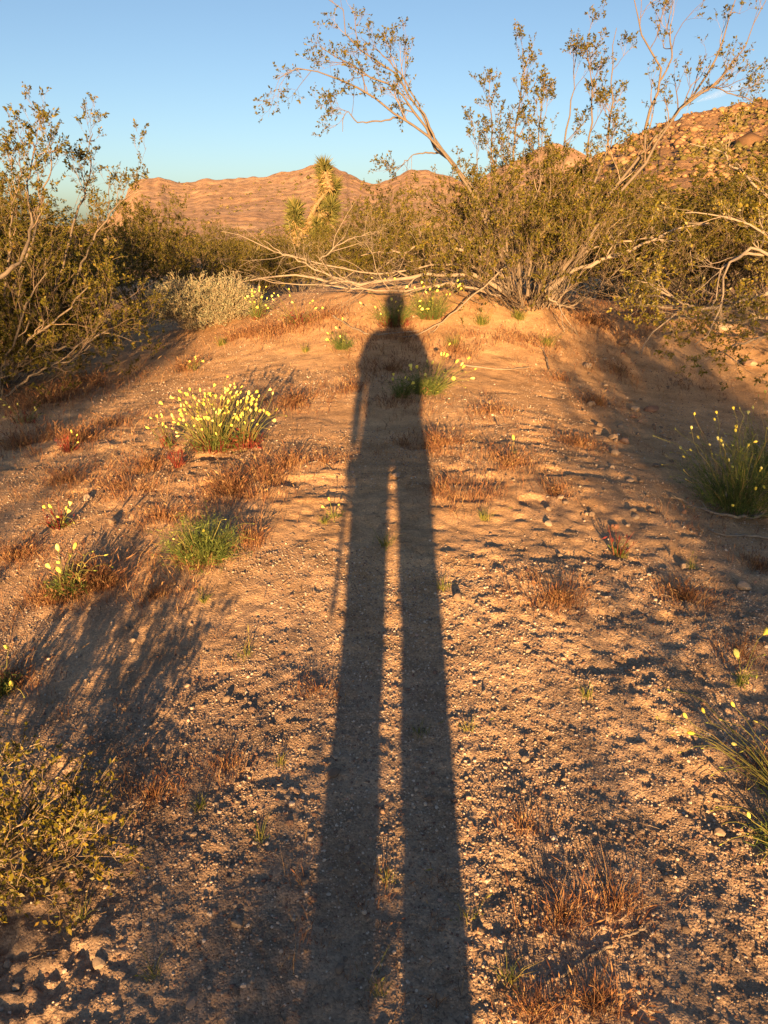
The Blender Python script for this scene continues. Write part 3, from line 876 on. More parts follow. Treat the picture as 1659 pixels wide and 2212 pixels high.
# ------------------------------------------------------------------ joshua tree
def joshua_tree():
    Y0 = 24.0
    b = P(640, 545, Y0); base = ground_at(b[0], Y0)
    root = empty('joshua_tree', base)
    tag(root, 'joshua tree with shaggy tan trunk and spiky green heads against the mountains', 'tree')
    rng = np.random.default_rng(41)
    def L(pts): return [P(px, py, Y0 + .1 * i) for i, (px, py) in enumerate(pts)]
    def limb(pts, r0, r1, name='branch'):
        pth = resample(pts, 14); rr = np.linspace(r0, r1, 14)
        V, q = tubes(pth[None], rr[None], 9)
        V = V + rng.normal(0, r0 * .16, V.shape)
        g = Geo(); g.add(V, q)
        o = obj(name, g.mesh(name, M_YUCCABARK, False, base), root)
        # dead leaf bases that clothe the limb
        lv, lq = leaves(pth[None, ::-1], 600, (.09, .17), rng, (0, 1), .13, .8)
        g = Geo(); g.add(lv, lq); stuff(obj('dead_leaves', g.mesh('dead_leaves', M_YUCCADRY, False, base), o))
    limb([base - np.array([0, 0, .1])] + L([(645, 520), (660, 490), (672, 465), (685, 440), (700, 423), (712, 405)]), .10, .06, 'trunk')
    limb(L([(665, 485), (690, 468), (708, 462)]), .09,.075)
    limb(L([(655, 500), (643, 488), (638, 478)]), .08,.06)
    limb(L([(712, 408), (708, 390), (702, 372)]), .085,.06)
    limb(L([(668, 487), (685, 490), (690, 505)]), .10, .08)
    def head(c, ax, R, n, dry=.25, droop=0):
        c = np.asarray(c); ax = unit(np.asarray(ax, float))
        d = unit(rng.normal(size=(n, 3)) + ax * .75)
        st = c + ax * rng.uniform(-R * .9, R * .35, (n, 1))
        Lh = R * rng.uniform(.75, 1.1, (n, 1))
        sd = unit(np.cross(d, rng.normal(size=(n, 3)))) * R * .075
        V = np.stack([st - sd, st + sd, st + d * Lh], 1).reshape(-1, 3)
        g = Geo(); g.add(V, t=np.arange(n * 3).reshape(-1, 3))
        o = stuff(obj('leaf_rosette', g.mesh('leaf_rosette', M_YUCCA, False, base), root))
        m = int(n * dry * 2)
        if m:
            d = unit(rng.normal(size=(m, 3)) * .6 - ax * 1.0)
            st = c - ax * rng.uniform(R * .2, R * 1.3, (m, 1)); sd = unit(np.cross(d, rng.normal(size=(m, 3)))) * R * .05
            V = np.stack([st - sd, st + sd, st + d * R * rng.uniform(.6, 1.0, (m, 1))], 1).reshape(-1, 3)
            g = Geo(); g.add(V, t=np.arange(m * 3).reshape(-1, 3))
            stuff(obj('dry_skirt', g.mesh('dry_skirt', M_YUCCADRY, False, base), o))
    k = Y0 / FPX * K1
    head(P(637, 462, Y0), (0, 0, 1), 0.45,546, .15)
    head(P(713, 452, Y0 + .2), (.3, -.2, .8), 0.45,546, .35)
    head(P(715, 410, Y0 + .6), (.5, -.2, .6), 0.43,494, .6)
    head(P(701, 368, Y0 + .6), (-.1, 0, 1), 0.41,494, .9)
    head(P(692, 505, Y0), (.2, -.2, .8), 0.38,390, .3)
    head(P(683, 488, Y0), (0, -.5, .6), 0.33,312, .3)
joshua_tree()

# ------------------------------------------------------------------ grey-green round shrub by the path
def sage():
    base = G(440, 716)
    base = ground_at(base[0], base[1] + .25)
    root = empty('sage_shrub', base)
    tag(root, 'rounded grey-green sage shrub with pale twigs beside the gravel path', 'shrub')
    rng = np.random.default_rng(51)
    def half(cx, W, Hh, n, sd):
        st, ra = fan_stems(base + np.array([cx, 0, 0]), n, Hh, W, np.random.default_rng(sd), (0, 0), .08, .1, K=7)
        ra = ra * .55
        b1, r1 = children(st, ra, 6, (.3, 1.0), (.08, .2), (.4, 1.1), .06, .16, 5, rng, .6, .5)
        b2, r2 = children(b1, r1, 4, (.3, 1.0), (.04, .10), (.3, .9), .12, .14, 4, rng, .7, .6)
        lv = leaves(b2, 6, (.012, .026), rng, (.3, 1), .36, .7)
        return (st, ra), (b1, r1), (b2, r2), lv
    gs, gl = Geo(), Geo()
    for cx, W, Hh, n, sd in ((-.20, .70, .33, 130, 1), (.22, .70, .35, 130, 2)):
        a, b, c, lv = half(cx, W, Hh, n, sd)
        for (pp, rr), sides in ((a, 4), (b, 3), (c, 3)):
            V, q = tubes(pp, np.maximum(rr, .0016), sides); gs.add(V, q)
        gl.add(*lv)
    stuff(obj('twigs', gs.mesh('twigs', M_SAGETWIG, False, base), root))
    stuff(obj('foliage', gl.mesh('foliage', M_SAGE, False, base), root))
sage()

# ------------------------------------------------------------------ small near creosote at the lower left
def near_sprig():
    base = ground_at(-.98, 1.36)
    rng = np.random.default_rng(61)
    st, ra = fan_stems(base, 24, .23, .66, rng, (.05, .1), .07, .02, K=8, depth=.42)
    ra = np.maximum(ra * .9, .0022)
    make_creosote('young_creosote', base, st, ra, 'small bright yellow-green creosote at the lower left edge of the photo', None, 62, (),
                  dict(n1=5, n2=4, n3=3, nl=7, leaf=(.007, .013), s1=(.07, .16), s2=(.04, .09), s3=(.025, .05), up=.12, f1=(.25, 1)), leafmat=M_LEAF_NEAR)
near_sprig()

# ------------------------------------------------------------------ yellow poppies
def lathe(prof, n=7):
    prof = np.asarray(prof, float); k = len(prof); a = np.linspace(0, 2 * np.pi, n, endpoint=False)
    V = np.stack([prof[:, None, 0] * np.cos(a), prof[:, None, 0] * np.sin(a), np.repeat(prof[:, None, 1], n, 1)], -1).reshape(-1, 3)
    i = np.arange(k * n).reshape(k, n)
    q = np.stack([i[:-1], np.roll(i[:-1], -1, 1), np.roll(i[1:], -1, 1), i[1:]], -1).reshape(-1, 4)
    return V, q
def flower_mesh(kind):
    if kind == 'closed':
        V, q = lathe([(.0, 0), (.12, .04), (.20, .18), (.30, .42), (.34, .66), (.27, .88), (.10, 1.02), (0, 1.0)], 8)
        an = np.arctan2(V[:, 1], V[:, 0]); lob = 1 + .16 * np.cos(an * 2 + V[:, 2] * 1.5) * (V[:, 2] > .2)
        V[:, 0] *= lob; V[:, 1] *= lob; V[:, 2] += .08 * np.cos(an * 4) * (V[:, 2] > .6)
        mi = [1] * 16 + [0] * (len(q) - 16)
    elif kind == 'open':
        V, q = lathe([(.0, 0), (.10, .04), (.20, .2), (.42, .55), (.52, .85), (.46, .93), (.25, .55), (0, .45)], 10)
        V[:, 2] += .06 * np.sin(np.arctan2(V[:, 1], V[:, 0]) * 4) * (V[:, 2] > .5)
        mi = [1] * 10 + [0] * (len(q) - 10)
    else:
        V, q = lathe([(.0, 0), (.16, .06), (.22, .35), (.17, .7), (.05, 1.0), (0, 1.02)], 7)
        mi = [1] * len(q)
    return mesh('flower_' + kind, V, q, None, None, True, mi, [M_PETAL, M_BUDGREEN])
FL = {k: flower_mesh(k) for k in ('closed', 'open', 'bud')}
from mathutils import Vector

def poppy(base, label, h, spread, nflow, nbud, nleaf, seed, lean=(0, 0), leaf_h=.12, size=.026, red=0, leafspread=1.0, stem_r=.0013, group='yellow poppy plants', name='poppy_plant'):
    rng = np.random.default_rng(seed)
    base = np.asarray(base, float)
    root = empty(name, base)
    tag(root, label, 'flower', group)
    n = nflow + nbud
    K = 9
    gst = Geo()
    if n:
        az = rng.uniform(0, 2 * np.pi, n); f = np.sqrt(rng.uniform(.02, 1, n))
        hh = h * rng.uniform(.4, 1.05, n) * (1 - .3 * f)
        ex = np.cos(az) * f * spread + lean[0] * hh / h; ey = np.sin(az) * f * spread + lean[1] * hh / h
        t = np.linspace(0, 1, K)
        b0 = np.stack([np.cos(az) * f * spread * .22, np.sin(az) * f * spread * .22, np.zeros(n)], -1)
        p = np.empty((n, K, 3))
        p[..., 0] = b0[:, 0, None] + (ex - b0[:, 0])[:, None] * t ** 1.15
        p[..., 1] = b0[:, 1, None] + (ey - b0[:, 1])[:, None] * t ** 1.15
        p[..., 2] = hh[:, None] * t ** .9
        p += np.cumsum(rng.normal(0, .02 * h, (n, K, 3)), 1) * t[None, :, None]
        nod = np.arange(n) >= nflow                         # buds nod over
        if nbud:
            d = rng.normal(size=(n, 2)); d /= np.linalg.norm(d, axis=1, keepdims=True)
            bend = np.array([0, 0, 0, 0, 0, .1, .35, .75, 1.0])
            p[nod, :, 0] += (d[nod, 0, None] * bend * .022); p[nod, :, 1] += d[nod, 1, None] * bend * .022
            p[nod, :, 2] -= np.array([0, 0, 0, 0, 0, 0, .005, .022, .048])
        V, q = tubes(p + base, np.linspace(stem_r * 1.3, stem_r * .8, K)[None].repeat(n, 0), 4)
        gst.add(V, q)
        stuff(obj('stems', gst.mesh('stems', M_POPPYSTEM, True, base), root))
        for i in range(n):
            kind = 'bud' if nod[i] else ('open' if rng.uniform() < .3 else 'closed')
            o = obj('flower_bud' if nod[i] else 'flower', FL[kind], root, p[i, -1])
            d = unit(p[i, -1] - p[i, -2])
            o.rotation_mode = 'QUATERNION'
            d = unit(d + rng.normal(0, .22, 3))
            o.rotation_quaternion = Vector(d).to_track_quat('Z', 'Y')
            s = size * rng.uniform(.62, 1.0) * (.55 if nod[i] else 1.0)
            o.scale = (s * .85, s * .85, s * (1.05 if not nod[i] else 1.0))
    if nleaf:
        m = nleaf; az = rng.uniform(0, 2 * np.pi, m); f = np.sqrt(rng.uniform(0, 1, m))
        hh = leaf_h * rng.uniform(.3, 1.1, m) * (1 - .35 * f)
        K2 = 5; t = np.linspace(0, 1, K2)
        R = spread * .75 * leafspread
        p = np.empty((m, K2, 3))
        p[..., 0] = (np.cos(az) * f * R * .45)[:, None] + (np.cos(az) * R * .6 * f)[:, None] * t ** 1.3 + rng.normal(0, .012, (m, 1)) * t
        p[..., 1] = (np.sin(az) * f * R * .45)[:, None] + (np.sin(az) * R * .6 * f)[:, None] * t ** 1.3 + rng.normal(0, .012, (m, 1)) * t
        p[..., 2] = hh[:, None] * t ** .85
        p += np.cumsum(rng.normal(0, .05 * leaf_h + .003, (m, K2, 3)), 1) * t[None, :, None]
        g = Geo(); V, q = tubes(p + base, np.array([.0008, .0009, .0008, .0006, .0003])[None].repeat(m, 0), 3); g.add(V, q)
        lv, lq = leaves(p + base, 8, (.010, .024), rng, (.2, 1), .15, .9)
        g.add(lv, lq)
        stuff(obj('leaves', g.mesh('leaves', M_POPPYLEAF, False, base), root))
    if red:
        m = red; az = rng.uniform(0, 2 * np.pi, m); f = np.sqrt(rng.uniform(0, 1, m)); R = spread * .45
        a = np.stack([np.cos(az) * f * R, np.sin(az) * f * R, np.zeros(m)], -1)
        tip = a + np.stack([np.cos(az) * .04 * f, np.sin(az) * .04 * f, rng.uniform(.02, .11, m)], -1) + rng.normal(0, .012, (m, 3))
        p = np.stack([a, (a + tip) / 2 + rng.normal(0, .004, (m, 3)), tip], 1)
        g = Geo(); V, q = tubes(p + base, np.array([.0022, .0018, .0006])[None].repeat(m, 0), 3); g.add(V, q)
        lv, lq = leaves(p + base, 2, (.012, .03), rng, (.1, 1), .3, .8); g.add(lv, lq)
        stuff(obj('dry_leaves', g.mesh('dry_leaves', M_REDSTEM, False, base), root))
    return root

def off(b, dx, dy): return ground_at(b[0] + dx, b[1] + dy)
# the large flowering clump: a main plant and a smaller one leaning right against it
b = G(455, 985)
poppy(off(b, 0, .12), 'large poppy clump crowded with yellow flowers on the sunlit gravel, red stems at its foot', .38, .245, 120, 16, 190, 201, (.02, .02), .2, .023, 120, 1.1)
b = G(528, 972)
poppy(off(b, 0, .05), 'red-stemmed poppy plant leaning right beside the large yellow clump', .36, .15, 26, 6, 30, 202, (.12, .02), .14, .027, 90)
b = G(383, 1010)
poppy(b, 'tiny dark red plant at the near side of the large yellow clump', .05, .03, 0, 0, 0, 203, red=36)
b = G(365, 965)
poppy(b, 'thin poppy with a few flowers at the left flank of the large yellow clump', .2, .09, 6, 4, 12, 204, (-.06, 0), .08, .024, 14)
# green clump half inside the person's shadow
b = G(925, 850)
poppy(b, 'bushy green poppy plant at the right edge of the shadow, few flowers', .33, .26, 17, 16, 260, 205, (.08, .0), .2, .032, 0, 1.0)
b = G(868, 860)
poppy(b, 'dark green poppy plant lying inside the shadow of the body', .26, .12, 5, 4, 120, 206, (.02, 0), .15, .028)
b = G(738, 755)
poppy(b, 'small green tufted poppy left of the shadow shoulder', .24, .16, 6, 6, 110, 207, (-.02, .02), .15, .030)
b = G(850, 705)
poppy(b, 'green and red poppy plant under the shadow of the head', .42, .30, 16, 14, 240, 208, (0, .05), .32, .032, 160)
b = G(930, 690)
poppy(b, 'leafy poppy plant on the mound just right of the shadow of the head', .40, .28, 14, 16, 240, 209, (.05, .05), .3, .032, 30)
b = G(555, 690)
poppy(b, 'yellow-flowered poppy at the right foot of the grey-green shrub', .36, .16, 18, 8, 60, 210, (.05, 0), .2, .032, 20)
b = G(648, 700)
poppy(b, 'sparse poppy with scattered flowers on the sunlit slope below the bare limbs', .34, .3, 11, 6, 40, 211, (0, 0), .12, .030, 60)
# left side
b = G(435, 1225)
poppy(off(b, 0, .05), 'bushy green plant with nodding buds on gravel below the large yellow clump', .24, .19, 2, 34, 330, 212, (.03, .03), .19, .020, 0, 1.15)
b = G(150, 1285)
poppy(b, 'green tufted poppy with two tall yellow flowers at the left', .26, .10, 5, 14, 150, 213, (.06, .02), .10, .034)
b = G(130, 1140)
poppy(b, 'small poppy with pale flowers beside a dark red tuft at the left', .13, .06, 6, 3, 10, 214, (0, 0), .05, .026, 24)
b = G(150, 975)
poppy(b, 'low dark red plant under the left bush, hardly any flower', .13, .08, 3, 0, 0, 215, red=40, size=.02)
b = G(55, 915)
poppy(b, 'poppy with small yellow flowers below the stems of the left bush', .22, .16, 8, 3, 20, 216, size=.024, red=20)
b = G(8, 1500)
poppy(b, 'poppy at the left edge with white-yellow flowers on bent stems', .17, .05, 4, 3, 40, 217, (.06, .02), .07, .030)
b = G(-25, 1270)
poppy(b, 'poppy cut by the left edge showing two pale flowers', .15, .05, 3, 1, 20, 218, (.04, .0), .06, .036)
b = G(420, 800)
poppy(b, 'two little poppies in the red grass above the large yellow clump', .2, .08, 5, 2, 8, 219, size=.024, leaf_h=.06)
# right side
b = G(1615, 1118)
poppy(off(b, 0, .10), 'big dark green poppy bush in shade at the right edge with yellow heads', .54, .36, 34, 60, 380, 220, (-.03, .0), .38, .024, 0, 1.2)
b = G(1700, 1090)
poppy(off(b, .05, .3), 'poppy bush behind the big shaded one at the right edge', .58, .30, 16, 30, 260, 221, (-.02, .0), .40, .024, 0, 1.1)
b = G(1700, 1720)
poppy(b, 'loose-stemmed poppy leaning left over the gravel from the right edge', .30, .16, 8, 16, 46, 222, (-.26, .06), .13, .022, 0, 1.2, .0010)
b = G(1690, 1830)
poppy(b, 'low stemmy poppy sprawling at the right edge below the leaning one', .10, .08, 1, 9, 50, 223, (-.14, .03), .08, .018, 0, 1.2, .0010)
b = G(1600, 1480)
poppy(b, 'thin poppy with one large pale flower near the right edge', .20, .05, 2, 3, 10, 224, (.06, .0), .06, .030)
b = G(1335, 1200)
poppy(b, 'small red-stemmed seedling on the gravel at the right', .08, .05, 0, 3, 14, 225, leaf_h=.07, red=10)
b = G(1108, 985)
poppy(b, 'single yellow flower standing on the sunlit gravel right of the shadow', .11, .02, 1, 0, 6, 226, leaf_h=.04, size=.032)
b = G(720, 1120)
poppy(b, 'few tiny yellow buds beside the arm of the shadow', .10, .06, 3, 2, 8, 227, leaf_h=.04, size=.018)
# flowers in the shade behind the big bush
b = G(1340, 640)
poppy(off(b, 0, .3), 'shaded pale poppies flowering behind the right side of the big bush', .42, .55, 60, 20, 260, 228, (0, 0), .35, .034)
b = G(1480, 625)
poppy(off(b, 0, .4), 'shaded poppies with pale heads under the right-hand bushes', .42, .6, 60, 20, 260, 229, (0, 0), .35, .034)
yb = ground_at(float(P(900, 560, 11.6)[0]), 11.6)
poppy(yb, 'sunlit patch of yellow poppies seen under the low bare limbs', .5, .8, 80, 20, 300, 230, (0, 0), .35, .036)
yb = ground_at(float(P(1000, 560, 11.2)[0]), 11.2)
poppy(yb, 'yellow poppies behind the root of the low bare limbs', .45, .5, 50, 12, 200, 231, (0, 0), .35, .034)

# ------------------------------------------------------------------ grass
def blades(cx, cy, n, R, h, rng, bend=.5, w=.0011, heads=0.0, squash=1.0):
    """thin bent blades around a point: vertices, quads/triangles"""
    a = rng.uniform(0, 2 * np.pi, n); f = np.abs(rng.normal(0, .62, n))
    x = cx + np.cos(a) * f * R; y = cy + np.sin(a) * f * R * squash
    if R > .12:                                          # broken up into small clumps
        ok = noise(x / .09, y / .09, 78) + .6 * noise(x / .3, y / .3, 79) > rng.normal(-.05, .35, n)
        if ok.sum() > 4:
            x, y, a, f = x[ok], y[ok], a[ok], f[ok]; n = len(x)
    z = H(x, y) + fine_relief(x, y, np.full(n, .02)) - .004
    hh = h * np.clip(rng.lognormal(-.55, .45, n), .15, 1.5)
    d = rng.normal(0, 1, (n, 2)) * .5 * bend + np.stack([np.cos(a), np.sin(a)], -1) * .35 * bend
    p0 = np.stack([x, y, z], -1)
    p1 = p0 + np.stack([d[:, 0] * hh * .35, d[:, 1] * hh * .35, hh * .6], -1)
    p2 = p0 + np.stack([d[:, 0] * hh, d[:, 1] * hh, hh], -1)
    s = unit(np.stack([rng.normal(size=n), rng.normal(size=n) * .4, np.zeros(n)], -1)) * w
    V = np.stack([p0 - s, p0 + s, p1 + s * .9, p1 - s * .9, p2], 1)
    q = np.array([[0, 1, 2, 3]]); t = np.array([[3, 2, 4]])
    k = (np.arange(n) * 5)[:, None, None]
    Q = (q[None] + k).reshape(-1, 4); T = (t[None] + k).reshape(-1, 3)
    V = V.reshape(-1, 3)
    m = rng.uniform(0, 1, n) < heads
    if m.any():
        c = p2[m]; dd = unit(p2[m] - p1[m]); ss = unit(np.cross(dd, rng.normal(size=dd.shape)))
        L = hh[m, None] * .38
        HV = np.stack([c - dd * L * .3, c + dd * L * .2 + ss * w * 2.6, c + dd * L * .8, c + dd * L * .2 - ss * w * 2.6], 1).reshape(-1, 3)
        HQ = np.arange(len(HV)).reshape(-1, 4) + len(V)
        V = np.vstack([V, HV]); Q = np.vstack([Q, HQ])
    return V, Q, T

def grass_patch(px, py, rx, n, h, ry=.7):
    c = G(px, py); depth = c[1]
    R = rx * K1 / FPX * depth
    return c, R
rg = np.random.default_rng(71)
# carpet of dry reddish grass
dg = Geo()
patches = [  # photo x, y, half width, blades, height m, depth/width
    (600, 715, 85, 900, .11, .9), (520, 730, 60, 450, .09, .9), (700, 690, 60, 300, .09, .8), (400, 800, 60, 420, .10, 1.2),
    (565, 1040, 70, 900, .085, 1.3), (500, 1060, 60, 600, .08, 1.3), (620, 1010, 50, 450, .08, 1.3), (640, 870, 60, 420, .08, 1.2),
    (960, 960, 55, 700, .075, 1.5), (990, 1060, 75, 800, .07, 1.2), (1095, 1000, 45, 420, .08, 1.2), (1200, 1290, 75, 620, .06, .8),
    (210, 1265, 85, 700, .09, .7), (110, 1300, 60, 360, .06, .8), (410, 1215, 60, 420, .08, .8), (530, 1170, 60, 420, .10, .9),
    (1330, 1960, 95, 260, .075, .6), (1215, 1985, 85, 230, .08, .6), (1130, 1790, 60, 150, .05, .7), (1290, 2170, 120, 420, .05, .5), (1150, 2190, 90, 260, .05, .5),
    (100, 870, 90, 700, .12, 1.5), (200, 830, 70, 520, .12, 1.4), (60, 960, 80, 520, .10, 1.2), (170, 950, 80, 420, .09, 1.2),
    (150, 1040, 90, 480, .06, 1.0), (270, 1060, 70, 420, .06, 1.0), (320, 1010, 60, 300, .07, 1.0), (250, 920, 60, 320, .07, 1.0),
    (850, 880, 60, 520, .08, 1.2), (840, 800, 60, 420, .09, 1.2), (850, 740, 80, 520, .10, 1.0), (880, 960, 60, 220, .05, 1.0),
    (1480, 1290, 60, 320, .05, .9), (1600, 1420, 60, 260, .05, .9), (1640, 1660, 60, 220, .05, .9), (1060, 890, 60, 320, .06, 1.0),
    (1140, 740, 90, 420, .08, .7), (1050, 730, 70, 320, .08, .7), (1280, 700, 110, 900, .13, 1.0), (1400, 690, 110, 800, .13, 1.0), (1330, 800, 70, 420, .08, 1.0),
    (1290, 870, 50, 320, .07, 1.2), (1250, 960, 50, 280, .06, 1.2), (1210, 820, 50, 240, .06, 1.0), (1500, 840, 100, 380, .07, 1.0),
    (980, 760, 80, 380, .08, .8), (760, 840, 60, 280, .06, 1.0), (700, 1000, 40, 200, .05, 1.2), (480, 880, 120, 320, .06, 1.2), (330, 1290, 60, 220, .06, .7),
    (20, 1480, 70, 280, .08, .6), (490, 1660, 90, 240, .045, .6), (330, 1720, 90, 200, .05, .6), (680, 1500, 70, 200, .04, .8), (40, 1200, 80, 320, .05, .8),
    (1200, 1060, 50, 200, .05, 1.0), (1500, 1120, 90, 260, .05, .9), (1640, 1220, 60, 200, .06, .9), (230, 710, 120, 400, .10, 1.0), (350, 1120, 70, 300, .05, 1.0)]
for px, py, rx, n, h, sq in patches:
    c, R = grass_patch(px, py, rx, n, h)
    if px < 400: n = int(n * 1.6)
    dg.add(*blades(c[0], c[1], int(n * (2.3 if c[1] > 2.2 else .9)), R * 1.3, h * .85, rg, 1.0, .0005 + .00013 * c[1], .35, sq))
# thin scatter everywhere
for i in range(700):
    th = rg.uniform(-.62, .62); r = 1.0 * np.power(9.5, rg.uniform(0, 1))
    x, y = r * math.sin(th), r * math.cos(th)
    if noise(x / 1.2, y / 1.2, 77) < -.1: continue
    dg.add(*blades(x, y, int(rg.integers(4, 18)), .03 + .012 * r, rg.uniform(.02, .06), rg, 1.1, .0005 + .00012 * r, .3))
tag(obj('dry_grass', dg.mesh('dry_grass', M_DRYGRASS)), 'thin carpet of dry reddish grass over the sandy ground', None, None, 'stuff')

# green and straw coloured tufts that can be counted
tufts = [(1045, 1120, .05, 60, 'at the right of the shadow of the legs'), (955, 1275, .05, 40, 'beside the pointed stone right of the shadow'),
         (440, 1300, .04, 40, 'below the bushy green plant with nodding buds'), (830, 1180, .07, 50, 'inside the left leg of the shadow'),
         (530, 1420, .06, 26, 'on sunlit sand left of the shadow legs'), (1010, 1860 - 280, .035, 30, 'right of the knees of the shadow'),
         (1265, 1505, .035, 40, 'on coarse grit in the middle right'), (605, 1890 - 240, .03, 30, 'left of the shadow legs near the pale stone'),
         (1345, 1205, .04, 30, 'next to the red seedling at the right'), (700, 1130, .04, 40, 'beside the hanging arm of the shadow'),
         (430, 1745, .035, 46, 'in the shade at the lower left'), (560, 1815, .035, 34, 'near the lit streaks at the lower left'),
         (835, 1905, .05, 24, 'between the two shadow legs near the bottom'), (1040, 700, .10, 140, 'on the mound under the big bush stems'),
         (1120, 690, .09, 160, 'at the foot of the big bush'), (1180, 745, .09, 120, 'on the mound slope right of the shadow shoulder'),
         (980, 750, .09, 120, 'just right of the shadow shoulder'), (820, 2150, .05, 24, 'between the shadow feet at the bottom edge'),
         (330, 2110, .04, 30, 'near the bottom at the left, in shade'), (1010, 1985, .04, 26, 'right of the shadow near the bottom'),
         (480, 745, .07, 120, 'in front of the grey-green round shrub'), (660, 760, .06, 60, 'on sunlit sand in the upper middle'),
         (1100, 2120, .05, 40, 'close to the bottom edge, right of the shadow'), (175, 1980, .04, 36, 'under the small creosote at the lower left'),
         (1490, 1230, .04, 40, 'at the right beside a pale stone'), (905, 1590, .04, 34, 'between the shadow legs at mid height')]
for px, py, h, n, where in tufts:
    c = G(px, py)
    g = Geo(); g.add(*blades(c[0], c[1], n, h * .5, h * 1.15, rg, 1.0, .0005 + .00014 * c[1], .1))
    o = obj('grass_tuft', g.mesh('grass_tuft', M_GRASS, False, c), None, c)
    tag(o, 'small green grass tuft ' + where, 'grass', 'green grass tufts')

# ------------------------------------------------------------------ stones
STN = [rock_mesh('stone_shape', 300 + i, M_STONE, .2, 2, .75) for i in range(8)]
def stone(px, py, size, label, group=None, elong=1.0, sink=.25):
    c = G(px, py)
    o = obj('stone', STN[random.randrange(8)], None)
    r = size * .5
    o.scale = (r * elong, r, r * random.uniform(.8, 1.1))
    o.rotation_euler = (random.uniform(-.3, .3), random.uniform(-.3, .3), random.uniform(0, 6.28))
    z = float(H(c[0], c[1]) + fine_relief(np.array([c[0]]), np.array([c[1]]), np.array([.01]))[0])
    o.location = (c[0], c[1], z + r * .75 * (1 - 2 * sink))
    tag(o, label, 'stone', group)
    return o
named = [
    (988, 1298, .040, 'pointed pale stone standing in its own dark hollow right of the shadow', 1.0),
    (1478, 1226, .045, 'pale blocky stone on the gravel at the right', 1.2),
    (1607, 1268, .055, 'largest pale wedge stone near the right edge', 1.2),
    (1210, 1197, .030, 'small pale stone above the reddish grass at the right', 1.1),
    (1553, 1797, .034, 'rounded pale stone in the lower right below the leaning poppy', 1.1),
    (857, 1032, .045, 'pale stone at the crotch of the shadow', 1.5),
    (720, 1676, .030, 'grey stone at the left edge of the shadow legs', 1.3),
    (1325, 951, .06, 'reddish stone in the wash at the right', 1.3),
    (1328, 982, .055, 'orange-brown stone below the reddish one in the wash', 1.4),
    (1408, 890, .08, 'flat pale stone in the shaded wash', 1.6),
    (1372, 888, .07, 'brown stone beside the flat pale stone in the wash', 1.2),
    (1275, 875, .06, 'tan stone on the left rim of the wash', 1.2),
    (1340, 922, .05, 'small tan stone in the middle of the wash', 1.1),
    (1350, 958, .06, 'beige stone touching the reddish stone of the wash', 1.4),
    (1290, 935, .05, 'round brown stone on the left side of the wash', 1.0),
    (1560, 715, .16, 'large pale stone lying under the limbs of the right-edge bush', 1.3),
    (1620, 790, .13, 'pale stone at the right edge below the hanging limbs', 1.3),
    (1345, 745, .12, 'stone at the head of the wash under the hanging sprig', 1.4),
    (1270, 795, .08, 'tan stone low on the mound side above the wash', 1.3),
    (240, 930 + 200, .05, 'pinkish stone among the reddish grass at the left', 1.0),
    (190, 1060 + 20, .05, 'pale stone in the left gravel below the bush', 1.2),
    (1440, 1905, .020, 'small white pebble stone lower right of the pale stick', 1.1),
    (395, 1420, .022, 'lone whitish stone in the striped shade at the left', 1.2),
    (490, 1385 + 130, .024, 'flat light stone at the left, in the shade band', 1.4),
    (510, 1970 + 30, .026, 'broken pale stone in the shade at the lower left', 1.4),
    (215, 2085, .026, 'angular pale stone near the bottom left', 1.5),
    (1030, 1310, .02, 'little stone right next to the pointed stone', 1.0),
    (1135, 1640, .022, 'oblong white stone on grit right of the shadow', 1.7),
    (1480, 2010, .02, 'buff stone in the lower right gravel', 1.1),
    (1035, 2015, .022, 'round tan stone at the right edge of the shadow near the bottom', 1.0)]
for px, py, sz, lab, el in named: stone(px, py, sz, lab, None, el)
k = 0
rs_ = np.random.default_rng(81)
while k < 64:                                   # stones nothing tells apart
    px, py = rs_.uniform(1180, 1480), rs_.uniform(760, 1150)
    if abs(px - (1330 + (py - 950) * .05)) > 190 * rs_.uniform(.05, 1): continue
    stone(px, py, rs_.uniform(.016, .042), 'small stone among the stones scattered along the wash at the right', 'stones in the wash', rs_.uniform(1, 1.5)); k += 1
k = 0
while k < 80:
    px, py = rs_.uniform(0, 1659), rs_.uniform(1250, 2200)
    stone(px, py, rs_.uniform(.010, .020), 'small pale stone lying loose on the foreground gravel', 'small stones on the gravel', rs_.uniform(1, 1.5)); k += 1

# ------------------------------------------------------------------ litter of snapped twigs and dry leaf bits
def litter():
    n = 5200
    th = RNG.uniform(-.66, .66, n); r = 1.0 * np.power(11, RNG.uniform(0, 1, n))
    x = r * np.sin(th); y = r * np.cos(th)
    cl = fbm(x / .7, y / .7, 141, 3) + 1.2 * np.exp(-(((x + 2.6) / 1.2) ** 2 + ((y - 6) / 1.6) ** 2)) + 1.2 * np.exp(-(((x - 1.4) / 1.5) ** 2 + ((y - 8) / 1.1) ** 2))
    ok = cl > RNG.normal(.25, .3, n)
    x, y, r = x[ok], y[ok], r[ok]; n = len(x)
    L = RNG.uniform(.010, .045, n) * (1 + .08 * r); a = RNG.uniform(0, 6.28, n)
    z = H(x, y) + fine_relief(x, y, np.maximum(r * .004, 1e-4)) + .002
    c = np.stack([x, y, z], -1); d = np.stack([np.cos(a), np.sin(a), RNG.normal(0, .12, n)], -1) * L[:, None] * .5
    m = RNG.normal(0, .09, (n, 3)) * L[:, None]
    w = RNG.uniform(.0005, .0011, n) * (1 + .12 * r)
    V, q = tubes(np.stack([c - d, c + m + np.array([0, 0, .001]), c + d], 1), np.stack([w, w * .9, w * .5], -1), 3)
    g = Geo(); g.add(V, q)
    tag(obj('plant_litter', g.mesh('plant_litter', M_TWIG)), 'snapped twigs and dry stem bits littering the ground', None, None, 'stuff')
